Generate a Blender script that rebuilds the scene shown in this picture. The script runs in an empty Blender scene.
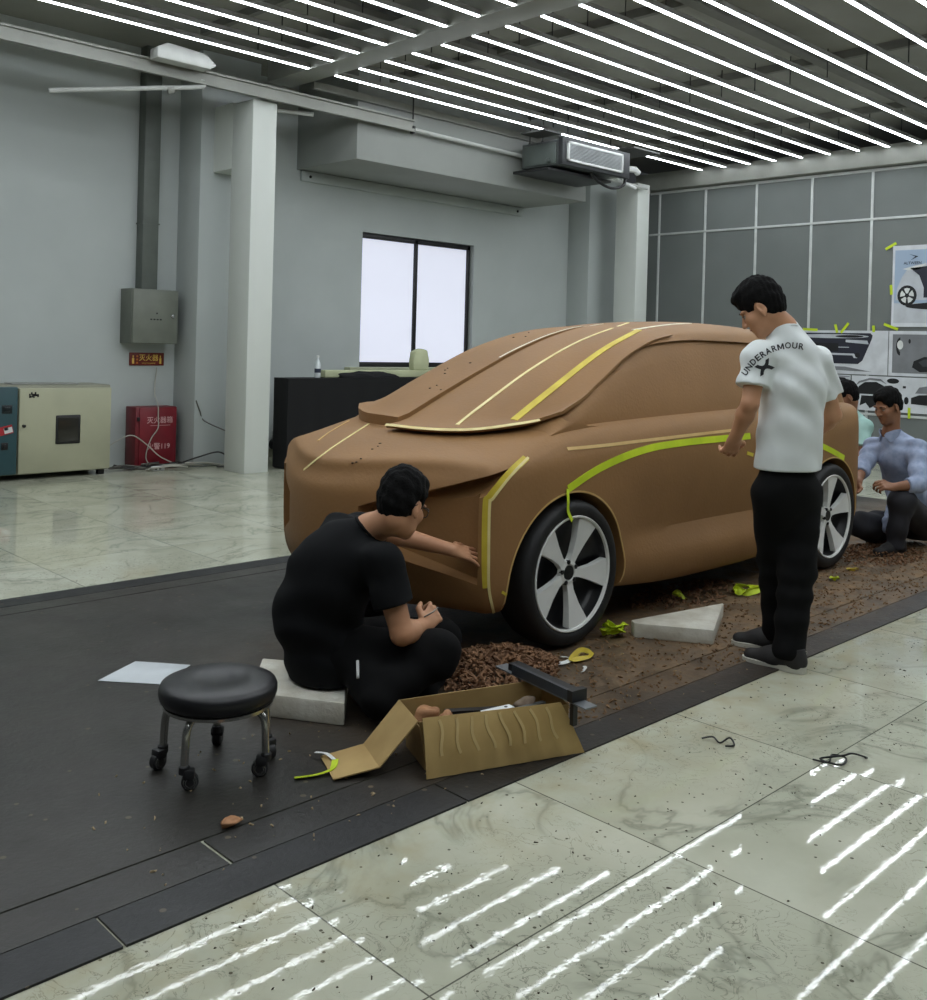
import bpy, bmesh, math, random
import numpy as np
from mathutils import Vector, Matrix, Euler
from mathutils.bvhtree import BVHTree
random.seed(7)
PI=math.pi
SC=bpy.context.scene
COL=SC.collection
V=Vector

# ------------------------------------------------------------------ materials
def lin(c):
    return tuple(((v/255)/12.92 if v/255<=0.04045 else ((v/255+0.055)/1.055)**2.4) for v in c)
def rgba(c): return (*lin(c),1.0)
MATS={}
def node(nt,t,**kw):
    n=nt.nodes.new(t)
    for k,v in kw.items():
        if k.startswith('i_'): n.inputs[k[2:].replace('_',' ')].default_value=v
        else: setattr(n,k,v)
    return n
def mat(name,c,rough=.6,metal=0,c2=None,scale=6,detail=4,bump=0,bscale=40,spec=.5,emit=None,estr=1,stretch=None,trans=0,coat=0,thr=(.35,.65)):
    if name in MATS: return MATS[name]
    m=bpy.data.materials.new(name); m.use_nodes=True; nt=m.node_tree; nt.nodes.clear()
    out=node(nt,'ShaderNodeOutputMaterial'); b=node(nt,'ShaderNodeBsdfPrincipled')
    nt.links.new(b.outputs[0],out.inputs[0])
    b.inputs['Roughness'].default_value=rough; b.inputs['Metallic'].default_value=metal
    b.inputs['Specular IOR Level'].default_value=spec
    if trans: b.inputs['Transmission Weight'].default_value=trans
    if coat: b.inputs['Coat Weight'].default_value=coat
    tc=node(nt,'ShaderNodeTexCoord'); src=tc.outputs['Object']
    if stretch:
        mp=node(nt,'ShaderNodeMapping'); mp.inputs['Scale'].default_value=stretch
        nt.links.new(src,mp.inputs[0]); src=mp.outputs[0]
    if c2 is None: c2=tuple(v*.93 for v in c)
    nz=node(nt,'ShaderNodeTexNoise',i_Scale=scale,i_Detail=detail); nt.links.new(src,nz.inputs['Vector'])
    cr=node(nt,'ShaderNodeValToRGB'); cr.color_ramp.elements[0].position=thr[0]; cr.color_ramp.elements[1].position=thr[1]
    cr.color_ramp.elements[0].color=rgba(c2); cr.color_ramp.elements[1].color=rgba(c)
    nt.links.new(nz.outputs['Fac'],cr.inputs[0]); nt.links.new(cr.outputs[0],b.inputs['Base Color'])
    if bump:
        n2=node(nt,'ShaderNodeTexNoise',i_Scale=bscale,i_Detail=3); nt.links.new(src,n2.inputs['Vector'])
        bp=node(nt,'ShaderNodeBump',i_Strength=bump,i_Distance=.01); nt.links.new(n2.outputs['Fac'],bp.inputs['Height'])
        nt.links.new(bp.outputs[0],b.inputs['Normal'])
    if emit:
        b.inputs['Emission Color'].default_value=rgba(emit); b.inputs['Emission Strength'].default_value=estr
    MATS[name]=m
    return m

# ------------------------------------------------------------------ mesh builder
class MB:
    def __init__(s): s.bm=bmesh.new(); s.mi=0
    def faces(s,vs,fs):
        bv=[s.bm.verts.new(v) for v in vs]; r=[]
        for f in fs:
            try: q=s.bm.faces.new([bv[i] for i in f]); q.material_index=s.mi; r.append(q)
            except ValueError: pass
        return bv,r
    def box(s,x0,x1,y0,y1,z0,z1,bev=0,M=None):
        vs=[V((x,y,z)) for x in (x0,x1) for y in (y0,y1) for z in (z0,z1)]
        if M is not None: vs=[M@v for v in vs]
        bv,f=s.faces(vs,[(0,1,3,2),(4,6,7,5),(0,4,5,1),(2,3,7,6),(0,2,6,4),(1,5,7,3)])
        if bev:
            es=list({e for q in f for e in q.edges})
            bmesh.ops.bevel(s.bm,geom=es,offset=bev,segments=2,profile=.5,affect='EDGES',material=-1)
        return s
    def prism(s,pts,h,M=None,bev=0):
        # pts: 2-D outline in xy, extruded 0..h along z, mapped by M
        n=len(pts); vs=[V((p[0],p[1],0)) for p in pts]+[V((p[0],p[1],h)) for p in pts]
        if M is not None: vs=[M@v for v in vs]
        fs=[tuple(range(n-1,-1,-1)),tuple(range(n,2*n))]+[(i,(i+1)%n,n+(i+1)%n,n+i) for i in range(n)]
        bv,f=s.faces(vs,fs)
        if bev:
            es=list({e for q in f for e in q.edges})
            bmesh.ops.bevel(s.bm,geom=es,offset=bev,segments=2,profile=.5,affect='EDGES',material=-1)
        return s
    def tube(s,pts,r,n=8,cap=True,closed=False):
        pts=[V(p) for p in pts]; m=len(pts); rr=r if isinstance(r,(list,tuple)) else [r]*m
        t0=(pts[1]-pts[0]).normalized(); a=t0.orthogonal().normalized(); rings=[]
        for i,p in enumerate(pts):
            if closed: t=(pts[(i+1)%m]-pts[i-1])
            else: t=(pts[min(i+1,m-1)]-pts[max(i-1,0)])
            t=t.normalized() if t.length>1e-9 else t0
            a=(a-t*a.dot(t)); a=a.normalized() if a.length>1e-6 else t.orthogonal().normalized(); b=t.cross(a)
            rings.append([p+(a*math.cos(2*PI*k/n)+b*math.sin(2*PI*k/n))*rr[i] for k in range(n)])
        vs=[v for R in rings for v in R]; fs=[]
        for i in range(m if closed else m-1):
            j=(i+1)%m
            for k in range(n): fs.append((i*n+k,i*n+(k+1)%n,j*n+(k+1)%n,j*n+k))
        if cap and not closed: fs+= [tuple(range(n-1,-1,-1)),tuple((m-1)*n+k for k in range(n))]
        s.faces(vs,fs); return s
    def lathe(s,prof,n=32,M=None,cap=True):
        # prof: (r,z) list
        vs=[]; fs=[]; m=len(prof)
        for (r,z) in prof:
            for k in range(n):
                v=V((r*math.cos(2*PI*k/n),r*math.sin(2*PI*k/n),z)); vs.append(M@v if M is not None else v)
        for i in range(m-1):
            for k in range(n): fs.append((i*n+k,i*n+(k+1)%n,(i+1)*n+(k+1)%n,(i+1)*n+k))
        if cap:
            if prof[0][0]>1e-6: fs.append(tuple(range(n-1,-1,-1)))
            if prof[-1][0]>1e-6: fs.append(tuple((m-1)*n+k for k in range(n)))
        s.faces(vs,fs); return s
    def ball(s,c,r,seg=16,M=None):
        r=r if isinstance(r,(tuple,list)) else (r,r,r)
        mm=Matrix.Translation(c)@(M if M is not None else Matrix())@Matrix.Diagonal((*r,1))
        q=bmesh.ops.create_uvsphere(s.bm,u_segments=seg,v_segments=max(6,seg//2),radius=1,matrix=mm)
        for v in q['verts']:
            for f in v.link_faces: f.material_index=s.mi
        return s
    def build(s,name,mats,parent=None,smooth=None,weld=0,normals=True,flat=False):
        if weld: bmesh.ops.remove_doubles(s.bm,verts=s.bm.verts,dist=weld)
        if normals: bmesh.ops.recalc_face_normals(s.bm,faces=s.bm.faces)
        me=bpy.data.meshes.new(name); s.bm.to_mesh(me); s.bm.free()
        return link(name,me,mats,parent,None if flat else (35 if smooth is None else smooth))
def shade(me,ang):
    if ang is None: return
    me.polygons.foreach_set('use_smooth',[True]*len(me.polygons))
    if ang<180:
        bm=bmesh.new(); bm.from_mesh(me); c=math.radians(ang)
        for e in bm.edges:
            e.smooth = len(e.link_faces)==2 and e.calc_face_angle(0)<c
        bm.to_mesh(me); bm.free()
def link(name,me,mats,parent=None,ang=35):
    shade(me,ang)
    o=bpy.data.objects.new(name,me); COL.objects.link(o)
    for m in (mats if isinstance(mats,(list,tuple)) else [mats]): me.materials.append(m)
    if parent is not None: o.parent=parent; o.matrix_parent_inverse=pmat(parent).inverted()
    return o
def pmat(o):
    m=o.matrix_basis.copy()
    if o.parent: m=pmat(o.parent)@o.matrix_parent_inverse@m
    return m
def tag(o,label=None,cat=None,group=None,kind=None):
    if label: o['label']=label
    if cat: o['category']=cat
    if group: o['group']=group
    if kind: o['kind']=kind
    return o
def thing(name,label,cat,loc=(0,0,0),rz=0,group=None):
    o=bpy.data.objects.new(name,None); COL.objects.link(o); o.location=loc; o.rotation_euler=(0,0,rz); o.empty_display_size=.1
    return tag(o,label,cat,group)
def struct(o): o['kind']='structure'; return o
def copy_tree(o,parent=None):
    c=o.copy(); COL.objects.link(c)
    if parent is not None: c.parent=parent
    for ch in [x for x in COL.objects if x.parent==o]: copy_tree(ch,c)
    return c
def evalmesh(o):
    dg=bpy.context.evaluated_depsgraph_get(); e=o.evaluated_get(dg)
    me=bpy.data.meshes.new_from_object(e); return me
def ribbon(mb,pts,nrm,w,t=.002,side=None):
    # strip of tape through pts, lying on a surface with normals nrm
    pts=[V(p) for p in pts]; n=len(pts); vs=[]
    for i,p in enumerate(pts):
        tt=(pts[min(i+1,n-1)]-pts[max(i-1,0)]).normalized(); nn=V(nrm[i] if isinstance(nrm,list) else nrm).normalized()
        s=tt.cross(nn).normalized()*w/2
        for d in (-s,s):
            vs.append(p+d+nn*t)
        for d in (s,-s): vs.append(p+d-nn*t)
    fs=[(3,2,1,0),((n-1)*4,(n-1)*4+1,(n-1)*4+2,(n-1)*4+3)]
    for i in range(n-1):
        for k in range(4): fs.append((i*4+k,i*4+(k+1)%4,(i+1)*4+(k+1)%4,(i+1)*4+k))
    mb.faces(vs,fs); return mb
def spl(pts,n=8):
    # Catmull-Rom through pts
    P=[V(p) for p in pts]; out=[]
    for i in range(len(P)-1):
        p0=P[max(i-1,0)];p1=P[i];p2=P[i+1];p3=P[min(i+2,len(P)-1)]
        for k in range(n):
            t=k/n; out.append(.5*((2*p1)+(p2-p0)*t+(2*p0-5*p1+4*p2-p3)*t*t+(3*p1-p0-3*p2+p3)*t**3))
    out.append(P[-1]); return out
def textmesh(body,size,font=None,bold=0,shear=0,align='CENTER',space=1.0):
    cu=bpy.data.curves.new('t','FONT'); cu.body=body; cu.size=size; cu.align_x=align; cu.align_y='CENTER'; cu.offset=bold; cu.shear=shear; cu.space_character=space
    cu.resolution_u=3
    o=bpy.data.objects.new('t',cu); COL.objects.link(o); me=evalmesh(o); bpy.data.objects.remove(o); bpy.data.curves.remove(cu)
    return me

# ------------------------------------------------------------------ camera solved from the photograph's vanishing points
F,YAW,PIT,ROLL,CY,HC=994.04,.79741,-.006153,.026885,350.73,1.4
fw=V((math.cos(PIT)*math.cos(YAW),math.cos(PIT)*math.sin(YAW),math.sin(PIT)))
r0=fw.cross(V((0,0,1))).normalized(); u0=r0.cross(fw)
cr=r0*math.cos(ROLL)+u0*math.sin(ROLL); cu_=-r0*math.sin(ROLL)+u0*math.cos(ROLL)
cam=bpy.data.cameras.new('camera'); co=bpy.data.objects.new('camera',cam); COL.objects.link(co)
co.matrix_world=Matrix(((cr.x,cu_.x,-fw.x,0),(cr.y,cu_.y,-fw.y,0),(cr.z,cu_.z,-fw.z,HC),(0,0,0,1)))
cam.sensor_fit='HORIZONTAL'; cam.sensor_width=36; cam.lens=F*36/927; cam.shift_y=-(500-CY)/927; cam.clip_start=.05; cam.clip_end=200
SC.camera=co
SC.view_settings.view_transform='Standard'; SC.view_settings.look='None'; SC.view_settings.gamma=1; SC.view_settings.use_curve_mapping=False
SC.view_settings.exposure=0.24
SC.cycles.use_denoising=True; SC.cycles.max_bounces=8; SC.cycles.sample_clamp_indirect=8
# ------------------------------------------------------------------ the room
def floor_mat():
    m=bpy.data.materials.new('marble_tile'); m.use_nodes=True; nt=m.node_tree; L=nt.links; b=nt.nodes['Principled BSDF']
    tc=node(nt,'ShaderNodeTexCoord'); sx=node(nt,'ShaderNodeSeparateXYZ'); L.new(tc.outputs['Object'],sx.inputs[0])
    def M(op,a,bv=None,c=None):
        n=node(nt,'ShaderNodeMath',operation=op)
        for i,v in enumerate((a,bv,c)):
            if v is None: continue
            if isinstance(v,(int,float)): n.inputs[i].default_value=v
            else: L.new(v,n.inputs[i])
        return n.outputs[0]
    u=M('DIVIDE',M('SUBTRACT',sx.outputs[0],2.37),.912); v=M('DIVIDE',M('SUBTRACT',sx.outputs[1],1.545),.912)
    def joint(t): return M('GREATER_THAN',M('ABSOLUTE',M('SUBTRACT',M('FRACT',t),.5)),.4975)
    jm=M('MAXIMUM',joint(u),joint(v))
    cell=node(nt,'ShaderNodeCombineXYZ'); L.new(M('FLOOR',u),cell.inputs[0]); L.new(M('FLOOR',v),cell.inputs[1])
    wn=node(nt,'ShaderNodeTexWhiteNoise',noise_dimensions='3D'); L.new(cell.outputs[0],wn.inputs['Vector'])
    def ramp(src,stops):
        r=node(nt,'ShaderNodeValToRGB'); e=r.color_ramp.elements
        while len(e)<len(stops): e.new(.5)
        for el,(p,c) in zip(e,stops): el.position=p; el.color=(c,c,c,1) if isinstance(c,(int,float)) else rgba(c)
        L.new(src,r.inputs[0]); return r.outputs[0]
    # per-tile pattern offset
    off=node(nt,'ShaderNodeVectorMath',operation='MULTIPLY_ADD'); L.new(wn.outputs['Color'],off.inputs[0]); off.inputs[1].default_value=(7,7,7); L.new(tc.outputs['Object'],off.inputs[2])
    def noise(sc,det=4,dist=0,vec=None,rough=.55):
        n=node(nt,'ShaderNodeTexNoise',i_Scale=sc,i_Detail=det,i_Distortion=dist,i_Roughness=rough); L.new(vec or off.outputs[0],n.inputs['Vector']); return n.outputs['Fac']
    base=ramp(noise(2.2,6),[(.3,(166,167,148)),(.7,(191,192,174))])
    vein=ramp(M('ABSOLUTE',M('SUBTRACT',noise(1.3,5,1.2),.5)),[(0,1),(.018,.25),(.05,0)])
    vmask=ramp(noise(1.9,2),[(.38,0),(.55,1)])
    def mix(f,a,c,amt=1):
        n=node(nt,'ShaderNodeMix',data_type='RGBA'); L.new(M('MULTIPLY',f,amt),n.inputs[0]); L.new(a,n.inputs[6]); 
        if isinstance(c,tuple): n.inputs[7].default_value=rgba(c)
        else: L.new(c,n.inputs[7])
        return n.outputs[2]
    col=mix(M('MULTIPLY',vein,vmask),base,(96,102,88),.5)
    # fine scratches and brown specks
    scr=ramp(M('ABSOLUTE',M('SUBTRACT',noise(9,4,2.2,tc.outputs['Object']),.5)),[(0,1),(.012,0)])
    smask=ramp(noise(1.1,3,0,tc.outputs['Object']),[(.44,0),(.56,1)])
    col=mix(M('MULTIPLY',scr,smask),col,(82,84,72),.7)
    vo=node(nt,'ShaderNodeTexVoronoi',i_Scale=30); L.new(tc.outputs['Object'],vo.inputs['Vector'])
    sp=M('LESS_THAN',vo.outputs['Distance'],M('MULTIPLY',noise(3,2,0,tc.outputs['Object']),.24))
    sp2=M('MULTIPLY',sp,M('GREATER_THAN',vo.outputs['Color'],.55))
    col=mix(sp2,col,(60,55,44),.85)
    # clay dust trodden out along the plate edge
    dust=M('MULTIPLY',ramp(M('ABSOLUTE',M('SUBTRACT',sx.outputs[1],2.1)),[(0,1),(.45,0)]),ramp(noise(7,5,0,tc.outputs['Object']),[(.4,0),(.7,1)]))
    col=mix(dust,col,(158,146,108),.5)
    col=mix(jm,col,(70,70,60),.85)
    L.new(col,b.inputs['Base Color'])
    L.new(ramp(noise(3.5,5,0,tc.outputs['Object']),[(.3,.01),(.75,.03)]),b.inputs['Roughness'])
    b.inputs['Specular IOR Level'].default_value=.24
    # tile tilt + slight waviness
    ge=node(nt,'ShaderNodeNewGeometry')
    t=node(nt,'ShaderNodeVectorMath',operation='MULTIPLY_ADD'); L.new(wn.outputs['Color'],t.inputs[0]); t.inputs[1].default_value=(.012,.012,0); t.inputs[2].default_value=(-.006,-.006,0)
    ad=node(nt,'ShaderNodeVectorMath',operation='ADD'); L.new(ge.outputs['Normal'],ad.inputs[0]); L.new(t.outputs[0],ad.inputs[1])
    no=node(nt,'ShaderNodeVectorMath',operation='NORMALIZE'); L.new(ad.outputs[0],no.inputs[0])
    bp=node(nt,'ShaderNodeBump',i_Strength=.02,i_Distance=.004); L.new(noise(26,3,0,tc.outputs['Object']),bp.inputs['Height']); L.new(no.outputs[0],bp.inputs['Normal'])
    L.new(bp.outputs[0],b.inputs['Normal'])
    return m
def plate_mat(name,base,base2,dirt,y0,y1,amt,rough=(.3,.55)):
    # dark steel plate with trodden brown clay dirt: a worn stain with its own ragged outline
    m=bpy.data.materials.new(name); m.use_nodes=True; nt=m.node_tree; L=nt.links; b=nt.nodes['Principled BSDF']
    tc=node(nt,'ShaderNodeTexCoord'); sx=node(nt,'ShaderNodeSeparateXYZ'); L.new(tc.outputs['Object'],sx.inputs[0])
    def nz(s,d=5): 
        n=node(nt,'ShaderNodeTexNoise',i_Scale=s,i_Detail=d,i_Roughness=.65); L.new(tc.outputs['Object'],n.inputs['Vector']); return n.outputs['Fac']
    def rp(src,st):
        r=node(nt,'ShaderNodeValToRGB'); e=r.color_ramp.elements
        while len(e)<len(st): e.new(.5)
        for el,(p,c) in zip(e,st): el.position=p; el.color=(c,c,c,1) if isinstance(c,(int,float)) else rgba(c)
        L.new(src,r.inputs[0]); return r.outputs[0]
    def mp(src,a,c,d0=0,d1=1):
        n=node(nt,'ShaderNodeMapRange'); L.new(src,n.inputs[0])
        for i,v in enumerate((a,c,d0,d1)): n.inputs[i+1].default_value=v
        return n.outputs[0]
    def M(op,a,bv):
        n=node(nt,'ShaderNodeMath',operation=op)
        for i,v in enumerate((a,bv)):
            if isinstance(v,(int,float)): n.inputs[i].default_value=v
            else: L.new(v,n.inputs[i])
        return n.outputs[0]
    c0=rp(nz(1.5),[(.3,base2),(.7,base)])
    d=M('MULTIPLY',mp(sx.outputs[0],1.9,4.2),M('MULTIPLY',mp(sx.outputs[1],y1+.9,y1),mp(sx.outputs[1],y0-.5,y0+.1)))
    f=M('MULTIPLY',M('MINIMUM',M('MULTIPLY',d,rp(nz(5,8),[(.28,.15),(.6,1)])),1),amt)
    mx=node(nt,'ShaderNodeMix',data_type='RGBA'); L.new(f,mx.inputs[0]); L.new(c0,mx.inputs[6]); L.new(rp(nz(22),[(.3,tuple(v*.72 for v in dirt)),(.7,dirt)]),mx.inputs[7])
    # pale specks of clay and plaster
    vo=node(nt,'ShaderNodeTexVoronoi',i_Scale=14); L.new(tc.outputs['Object'],vo.inputs['Vector'])
    s=M('MULTIPLY',M('LESS_THAN',vo.outputs['Distance'],M('MULTIPLY',nz(4,2),.24)),M('GREATER_THAN',vo.outputs['Color'],.62))
    m2=node(nt,'ShaderNodeMix',data_type='RGBA'); L.new(M('MULTIPLY',s,.55),m2.inputs[0]); L.new(mx.outputs[2],m2.inputs[6]); m2.inputs[7].default_value=rgba((120,108,86))
    L.new(m2.outputs[2],b.inputs['Base Color'])
    L.new(M('MAXIMUM',rp(nz(2.6),[(.3,rough[0]),(.7,rough[1])]),M('MULTIPLY',f,.85)),b.inputs['Roughness'])
    bp=node(nt,'ShaderNodeBump',i_Strength=.35,i_Distance=.006); L.new(nz(45,4),bp.inputs['Height']); L.new(bp.outputs[0],b.inputs['Normal'])
    return m
M_wall=mat('white_wall_paint',(180,186,184),.75,c2=(175,181,179),scale=1.5)
M_grey=mat('grey_panel',(116,121,119),.55,c2=(110,115,113),scale=1.2)
M_strip=mat('white_strip',(205,208,206),.5)
M_ceil=mat('dark_ceiling',(146,146,138),.85,c2=(130,130,122),scale=.8)
M_steelw=mat('painted_steel',(150,151,144),.5,c2=(138,139,132),scale=3)
M_white=mat('white_paint',(222,224,222),.5)
M_black=mat('black_metal',(22,22,24),.45)
M_pipe=mat('white_pipe_paint',(196,198,194),.4)

b=MB(); b.box(-4,16,-4,11,-.1,0); struct(b.build('floor',floor_mat(),flat=True))
# steel plate let into the tiles, its border strips and joints
PX0,PX1=-3.5,9.7
b=MB(); b.box(PX0,PX1,2.455,5.05,0,.006); b.box(PX0,PX1,5.06,5.2,0,.006); struct(b.build('floor_plate',plate_mat('steel_plate',(54,51,47),(40,39,36),(142,114,82),2.3,3.3,1.0),flat=True))
b=MB(); b.box(PX0,1.42,2.29,2.447,0,.006); b.box(1.432,PX1,2.29,2.447,0,.006); struct(b.build('trim_1',plate_mat('plate_strip',(50,47,43),(39,38,36),(132,106,76),2.3,2.6,.9),flat=True))
b=MB(); b.box(PX0,1.05,2.135,2.286,0,.0062); b.box(1.058,2.15,2.135,2.286,0,.0062); b.box(2.158,PX1,2.135,2.286,0,.0062); b.box(PX0,PX1,5.207,5.36,0,.0062)
struct(b.build('trim_2',plate_mat('black_border',(25,26,28),(18,19,20),(96,80,62),2.4,2.6,.8,(.35,.6)),flat=True))
# walls
Wt=4.5
b=MB(); b.box(-4,5.5,10.15,10.35,0,Wt); struct(b.build('wall_left',M_wall,flat=True))
b=MB(); b.box(5.5,7.99,10.1,10.3,0,Wt); b.box(10.02,13.3,10.1,10.3,0,Wt); b.box(7.99,10.02,10.1,10.3,0,1.06); b.box(7.99,10.02,10.1,10.3,2.82,Wt)
struct(b.build('wall_back',M_wall,flat=True))
b=MB(); b.box(5.42,6.15,9.68,10.16,0,Wt,.006); struct(b.build('wall_pilaster',M_wall))
b=MB(); b.box(5.575,5.865,8.91,9.31,0,3.88,.006); b.box(5.575,5.865,9.31,9.69,3.2,3.9); 
tag(struct(b.build('column',mat('column_paint',(212,216,210),.6,c2=(208,212,206),scale=1.5))),'white square column in front of the wall left of the window','column')
b=MB(); b.box(12.1,12.95,9.68,10.11,0,Wt,.006); struct(b.build('wall_pilaster',M_wall))
b=MB(); b.box(12.27,12.57,8.91,9.31,0,3.9,.006)
tag(struct(b.build('column',MATS['column_paint'])),'white square column in the far corner beside the grey panel wall','column')
# grey panelled wall with white strips
b=MB(); b.box(13.3,13.45,-4,10.1,0,3.9); struct(b.build('wall_right',M_grey,flat=True))
b=MB()
for y in [9.22]+[8.38-.862*k for k in range(14)]: b.box(13.285,13.3,y-.018,y+.018,.05,3.9,.003)
for z,h in ((3.24,.016),(3.9,.02),(.61,.016)): b.box(13.283,13.3,-4,9.4,z-h,z+h,.003)
struct(b.build('trim_3',M_strip))
b=MB(); b.box(13.15,13.45,-4,9.6,3.93,4.2,.01); struct(b.build('trim_4',M_steelw))
# ceiling deck with joints and joists
b=MB(); b.box(-4,16,-4,10.35,4.5,4.6); struct(b.build('ceiling',M_ceil,flat=True))
b=MB()
for x in [.2+2.4*k for k in range(6)]: b.box(x,x+.06,-4,9,4.42,4.5)
for y in (7.2,4.75,2.3): b.box(-4,13.1,y,y+.12,4.38,4.46)
struct(b.build('ceiling_joist',mat('joist_grey',(112,112,105),.8)))
b=MB(); b.box(5.87,6.18,-4,9.12,4.145,4.36,.004); tag(struct(b.build('ceiling_beam',M_steelw)),'wide grey cross beam between the two fields of ceiling light strips','beam')
# boxed-in bulkhead over the window, with a steel angle under it
b=MB(); b.box(6.95,11.06,8.93,10.11,3.47,4.5,.004); struct(b.build('wall_bulkhead',mat('bulkhead_paint',(150,153,149),.75,c2=(144,147,143),scale=1.5)))
g=thing('steel_angle','painted steel angle bolted on the wall under the white bulkhead','angle',(9,10.1,3.4))
b=MB(); pts=[(6.99+.06*(1-math.cos(a)),3.40-.06*math.sin(a)) for a in [k*PI/10-PI/2 for k in range(11)]]
b.box(7.0,10.98,10.055,10.1,3.34,3.465,.01); b.build('plate',M_wall,g)
for x in (7.12,10.86):
    b=MB(); b.lathe([(0,0),(.018,0),(.018,.012),(0,.016)],10,Matrix.Translation((x,10.056,3.40))@Matrix.Rotation(PI/2,4,'X')); b.build('bolt',M_black,g)
# steel channel and pipes under the ceiling
b=MB(); b.box(3.0,7.7,8.83,8.92,3.9,4.02); b.box(3.0,7.7,8.80,8.83,3.88,3.915); b.box(3.0,7.7,8.80,8.83,4.0,4.02)
tag(b.build('steel_channel',M_steelw,flat=True),'long grey steel channel carried by the white column','channel')
b=MB(); b.box(6.3,11.9,8.87,8.92,4.12,4.2); tag(b.build('steel_channel',M_steelw,flat=True),'thin grey steel rail along the face of the white bulkhead','channel')
g=thing('pipe','thin white pipe hung in front of the bulkhead left of the air conditioner','pipe',(7.7,8.84,3.9))
b=MB(); b.tube([(7.7,8.84,3.915),(9.5,8.84,3.89),(11.9,8.84,3.83),(12.4,8.84,3.82)],.022,10); b.build('pipe_run',M_pipe,g)
for x in (7.7,10.0):
    b=MB(); b.tube([(x,8.84,3.87),(x,8.84,4.35)],.009,6); b.box(x-.015,x+.015,8.81,8.87,3.865,3.95); b.build('hanger',M_black,g)
b=MB(); b.tube([(5.87,9.12,3.86),(6.35,8.94,3.86)],.025,8); tag(b.build('pipe',M_pipe),'short white brace running from the white column to the steel channel','brace')
g=thing('pipe','white bent pipe at the left end of the steel channel','pipe',(4.6,8.9,3.85))
b=MB(); b.tube(spl([(3.6,9.2,3.62),(4.5,8.95,3.78),(4.85,8.85,3.84),(4.96,8.83,3.88),(4.9,8.86,3.94),(4.6,8.93,3.99)],6),.022,8); b.build('pipe_run',M_pipe,g)
b=MB(); b.tube([(4.62,8.915,3.775),(4.68,8.90,3.79)],.034,8); b.build('coupling',M_steelw,g)
b=MB(); b.prism([(0,0),(.55,0),(.62,.05),(.5,.14),(.1,.16),(0,.1)],.16,Matrix.Translation((4.35,8.6,3.98))@Matrix.Rotation(PI/2,4,'X')@Matrix.Diagonal((1,1,-1,1)),.015)
tag(b.build('lamp_housing',M_pipe),'pale angled fixture above the bent pipe at the ceiling','fixture')

# ceiling light strips: one thing per strip, each side of the cross beam
M_tube=mat('lit_diffuser',(255,255,255),.4,emit=(243,250,255),estr=13.5)
M_house=mat('strip_housing',(150,150,146),.5)
ORD=['first','second','third','fourth','fifth','sixth','seventh','eighth','ninth','tenth','eleventh','twelfth','thirteenth','fourteenth','fifteenth','sixteenth','seventeenth','eighteenth','nineteenth','twentieth','twenty-first','twenty-second','twenty-third','twenty-fourth','twenty-fifth','twenty-sixth','twenty-seventh','twenty-eighth','twenty-ninth']
def strip(x0,x1):
    b=MB(); b.box(x0,x1,-.024,.024,0,.045,.004); me1=b.build('housing',M_house)
    b=MB(); b.box(x0+.005,x1-.005,-.017,.017,-.007,-.0005); me2=b.build('diffuser',M_tube,flat=True)
    me3=[]
    for x in (x0+.6,(x0+x1)/2,x1-.6):
        b=MB(); b.tube([(x,0,.045),(x,0,.36)],.006,5); me3.append(b.build('hanger',M_black))
    return [me1,me2]+me3
for side,(x0,x1) in (('left',(-1.2,5.86)),('right',(6.19,13.1))):
    proto=strip(x0,x1)
    for k in range(25):
        t=thing('light_strip',f'{ORD[k]} glowing white ceiling light strip out from the window wall, {side} of the cross beam','light',(0,8.35-.405*k,4.15),0,f'ceiling light strips {side} of the cross beam')
        for o in proto:
            c=o if k==0 else o.copy()
            if k: COL.objects.link(c)
            c.parent=t
# window
f=MB(); 
for bx in ((7.99,8.04,1.08,2.81),(9.95,10.0,1.08,2.81),(7.99,10.0,1.08,1.14),(7.99,10.0,2.75,2.81),(8.945,9.005,1.08,2.81)): f.box(bx[0],bx[1],10.16,10.22,bx[2],bx[3],.004)
fr=struct(f.build('window_1',M_black))
b=MB(); b.box(8.03,8.95,10.185,10.195,1.13,2.76); b.box(9.0,9.96,10.19,10.2,1.13,2.76)
b.build('pane',mat('frosted_glass',(210,212,224),.5,c2=(208,210,222),emit=(205,207,222),estr=.62),fr,flat=True)
b=MB(); b.box(8.93,8.945,10.14,10.16,1.55,1.63,.003); b.build('latch',M_black,fr)
b=MB(); b.box(7.75,10.1,9.98,10.22,1.03,1.075,.004); struct(b.build('window_sill',mat('sill_stone',(176,180,150),.4)))
# fan-coil air conditioner
g=thing('air_conditioner','grey ducted air conditioner hanging under the ceiling in front of the bulkhead','air conditioner',(10.15,8.4,3.72))
M_gal=mat('galvanised_steel',(118,122,122),.38,metal=.6,c2=(98,102,102),scale=5)
b=MB(); b.box(9.56,10.82,8.12,8.8,3.70,4.02,.012); b.build('case',M_gal,g)
b=MB(); b.box(9.5,10.9,8.06,8.13,3.69,4.03,.006); b.build('front_flange',mat('dark_flange',(46,48,50),.5),g)
b=MB()
for q in ((9.58,10.72,3.955,3.985),(9.58,10.72,3.735,3.765),(9.58,9.61,3.735,3.985),(10.69,10.72,3.735,3.985)): b.box(q[0],q[1],8.03,8.06,q[2],q[3],.003)
gr=b.build('grille_frame',M_white,g)
b=MB()
for k in range(11):
    z=3.775+.017*k; b.box(9.61,10.69,8.036,8.055,z,z+.008)
b.build('louvres',mat('louvre_white',(178,182,184),.4),gr,flat=True)
b=MB(); b.box(9.45,10.75,8.25,8.85,3.63,3.665,.004); b.build('drip_tray',M_black,g)
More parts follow.
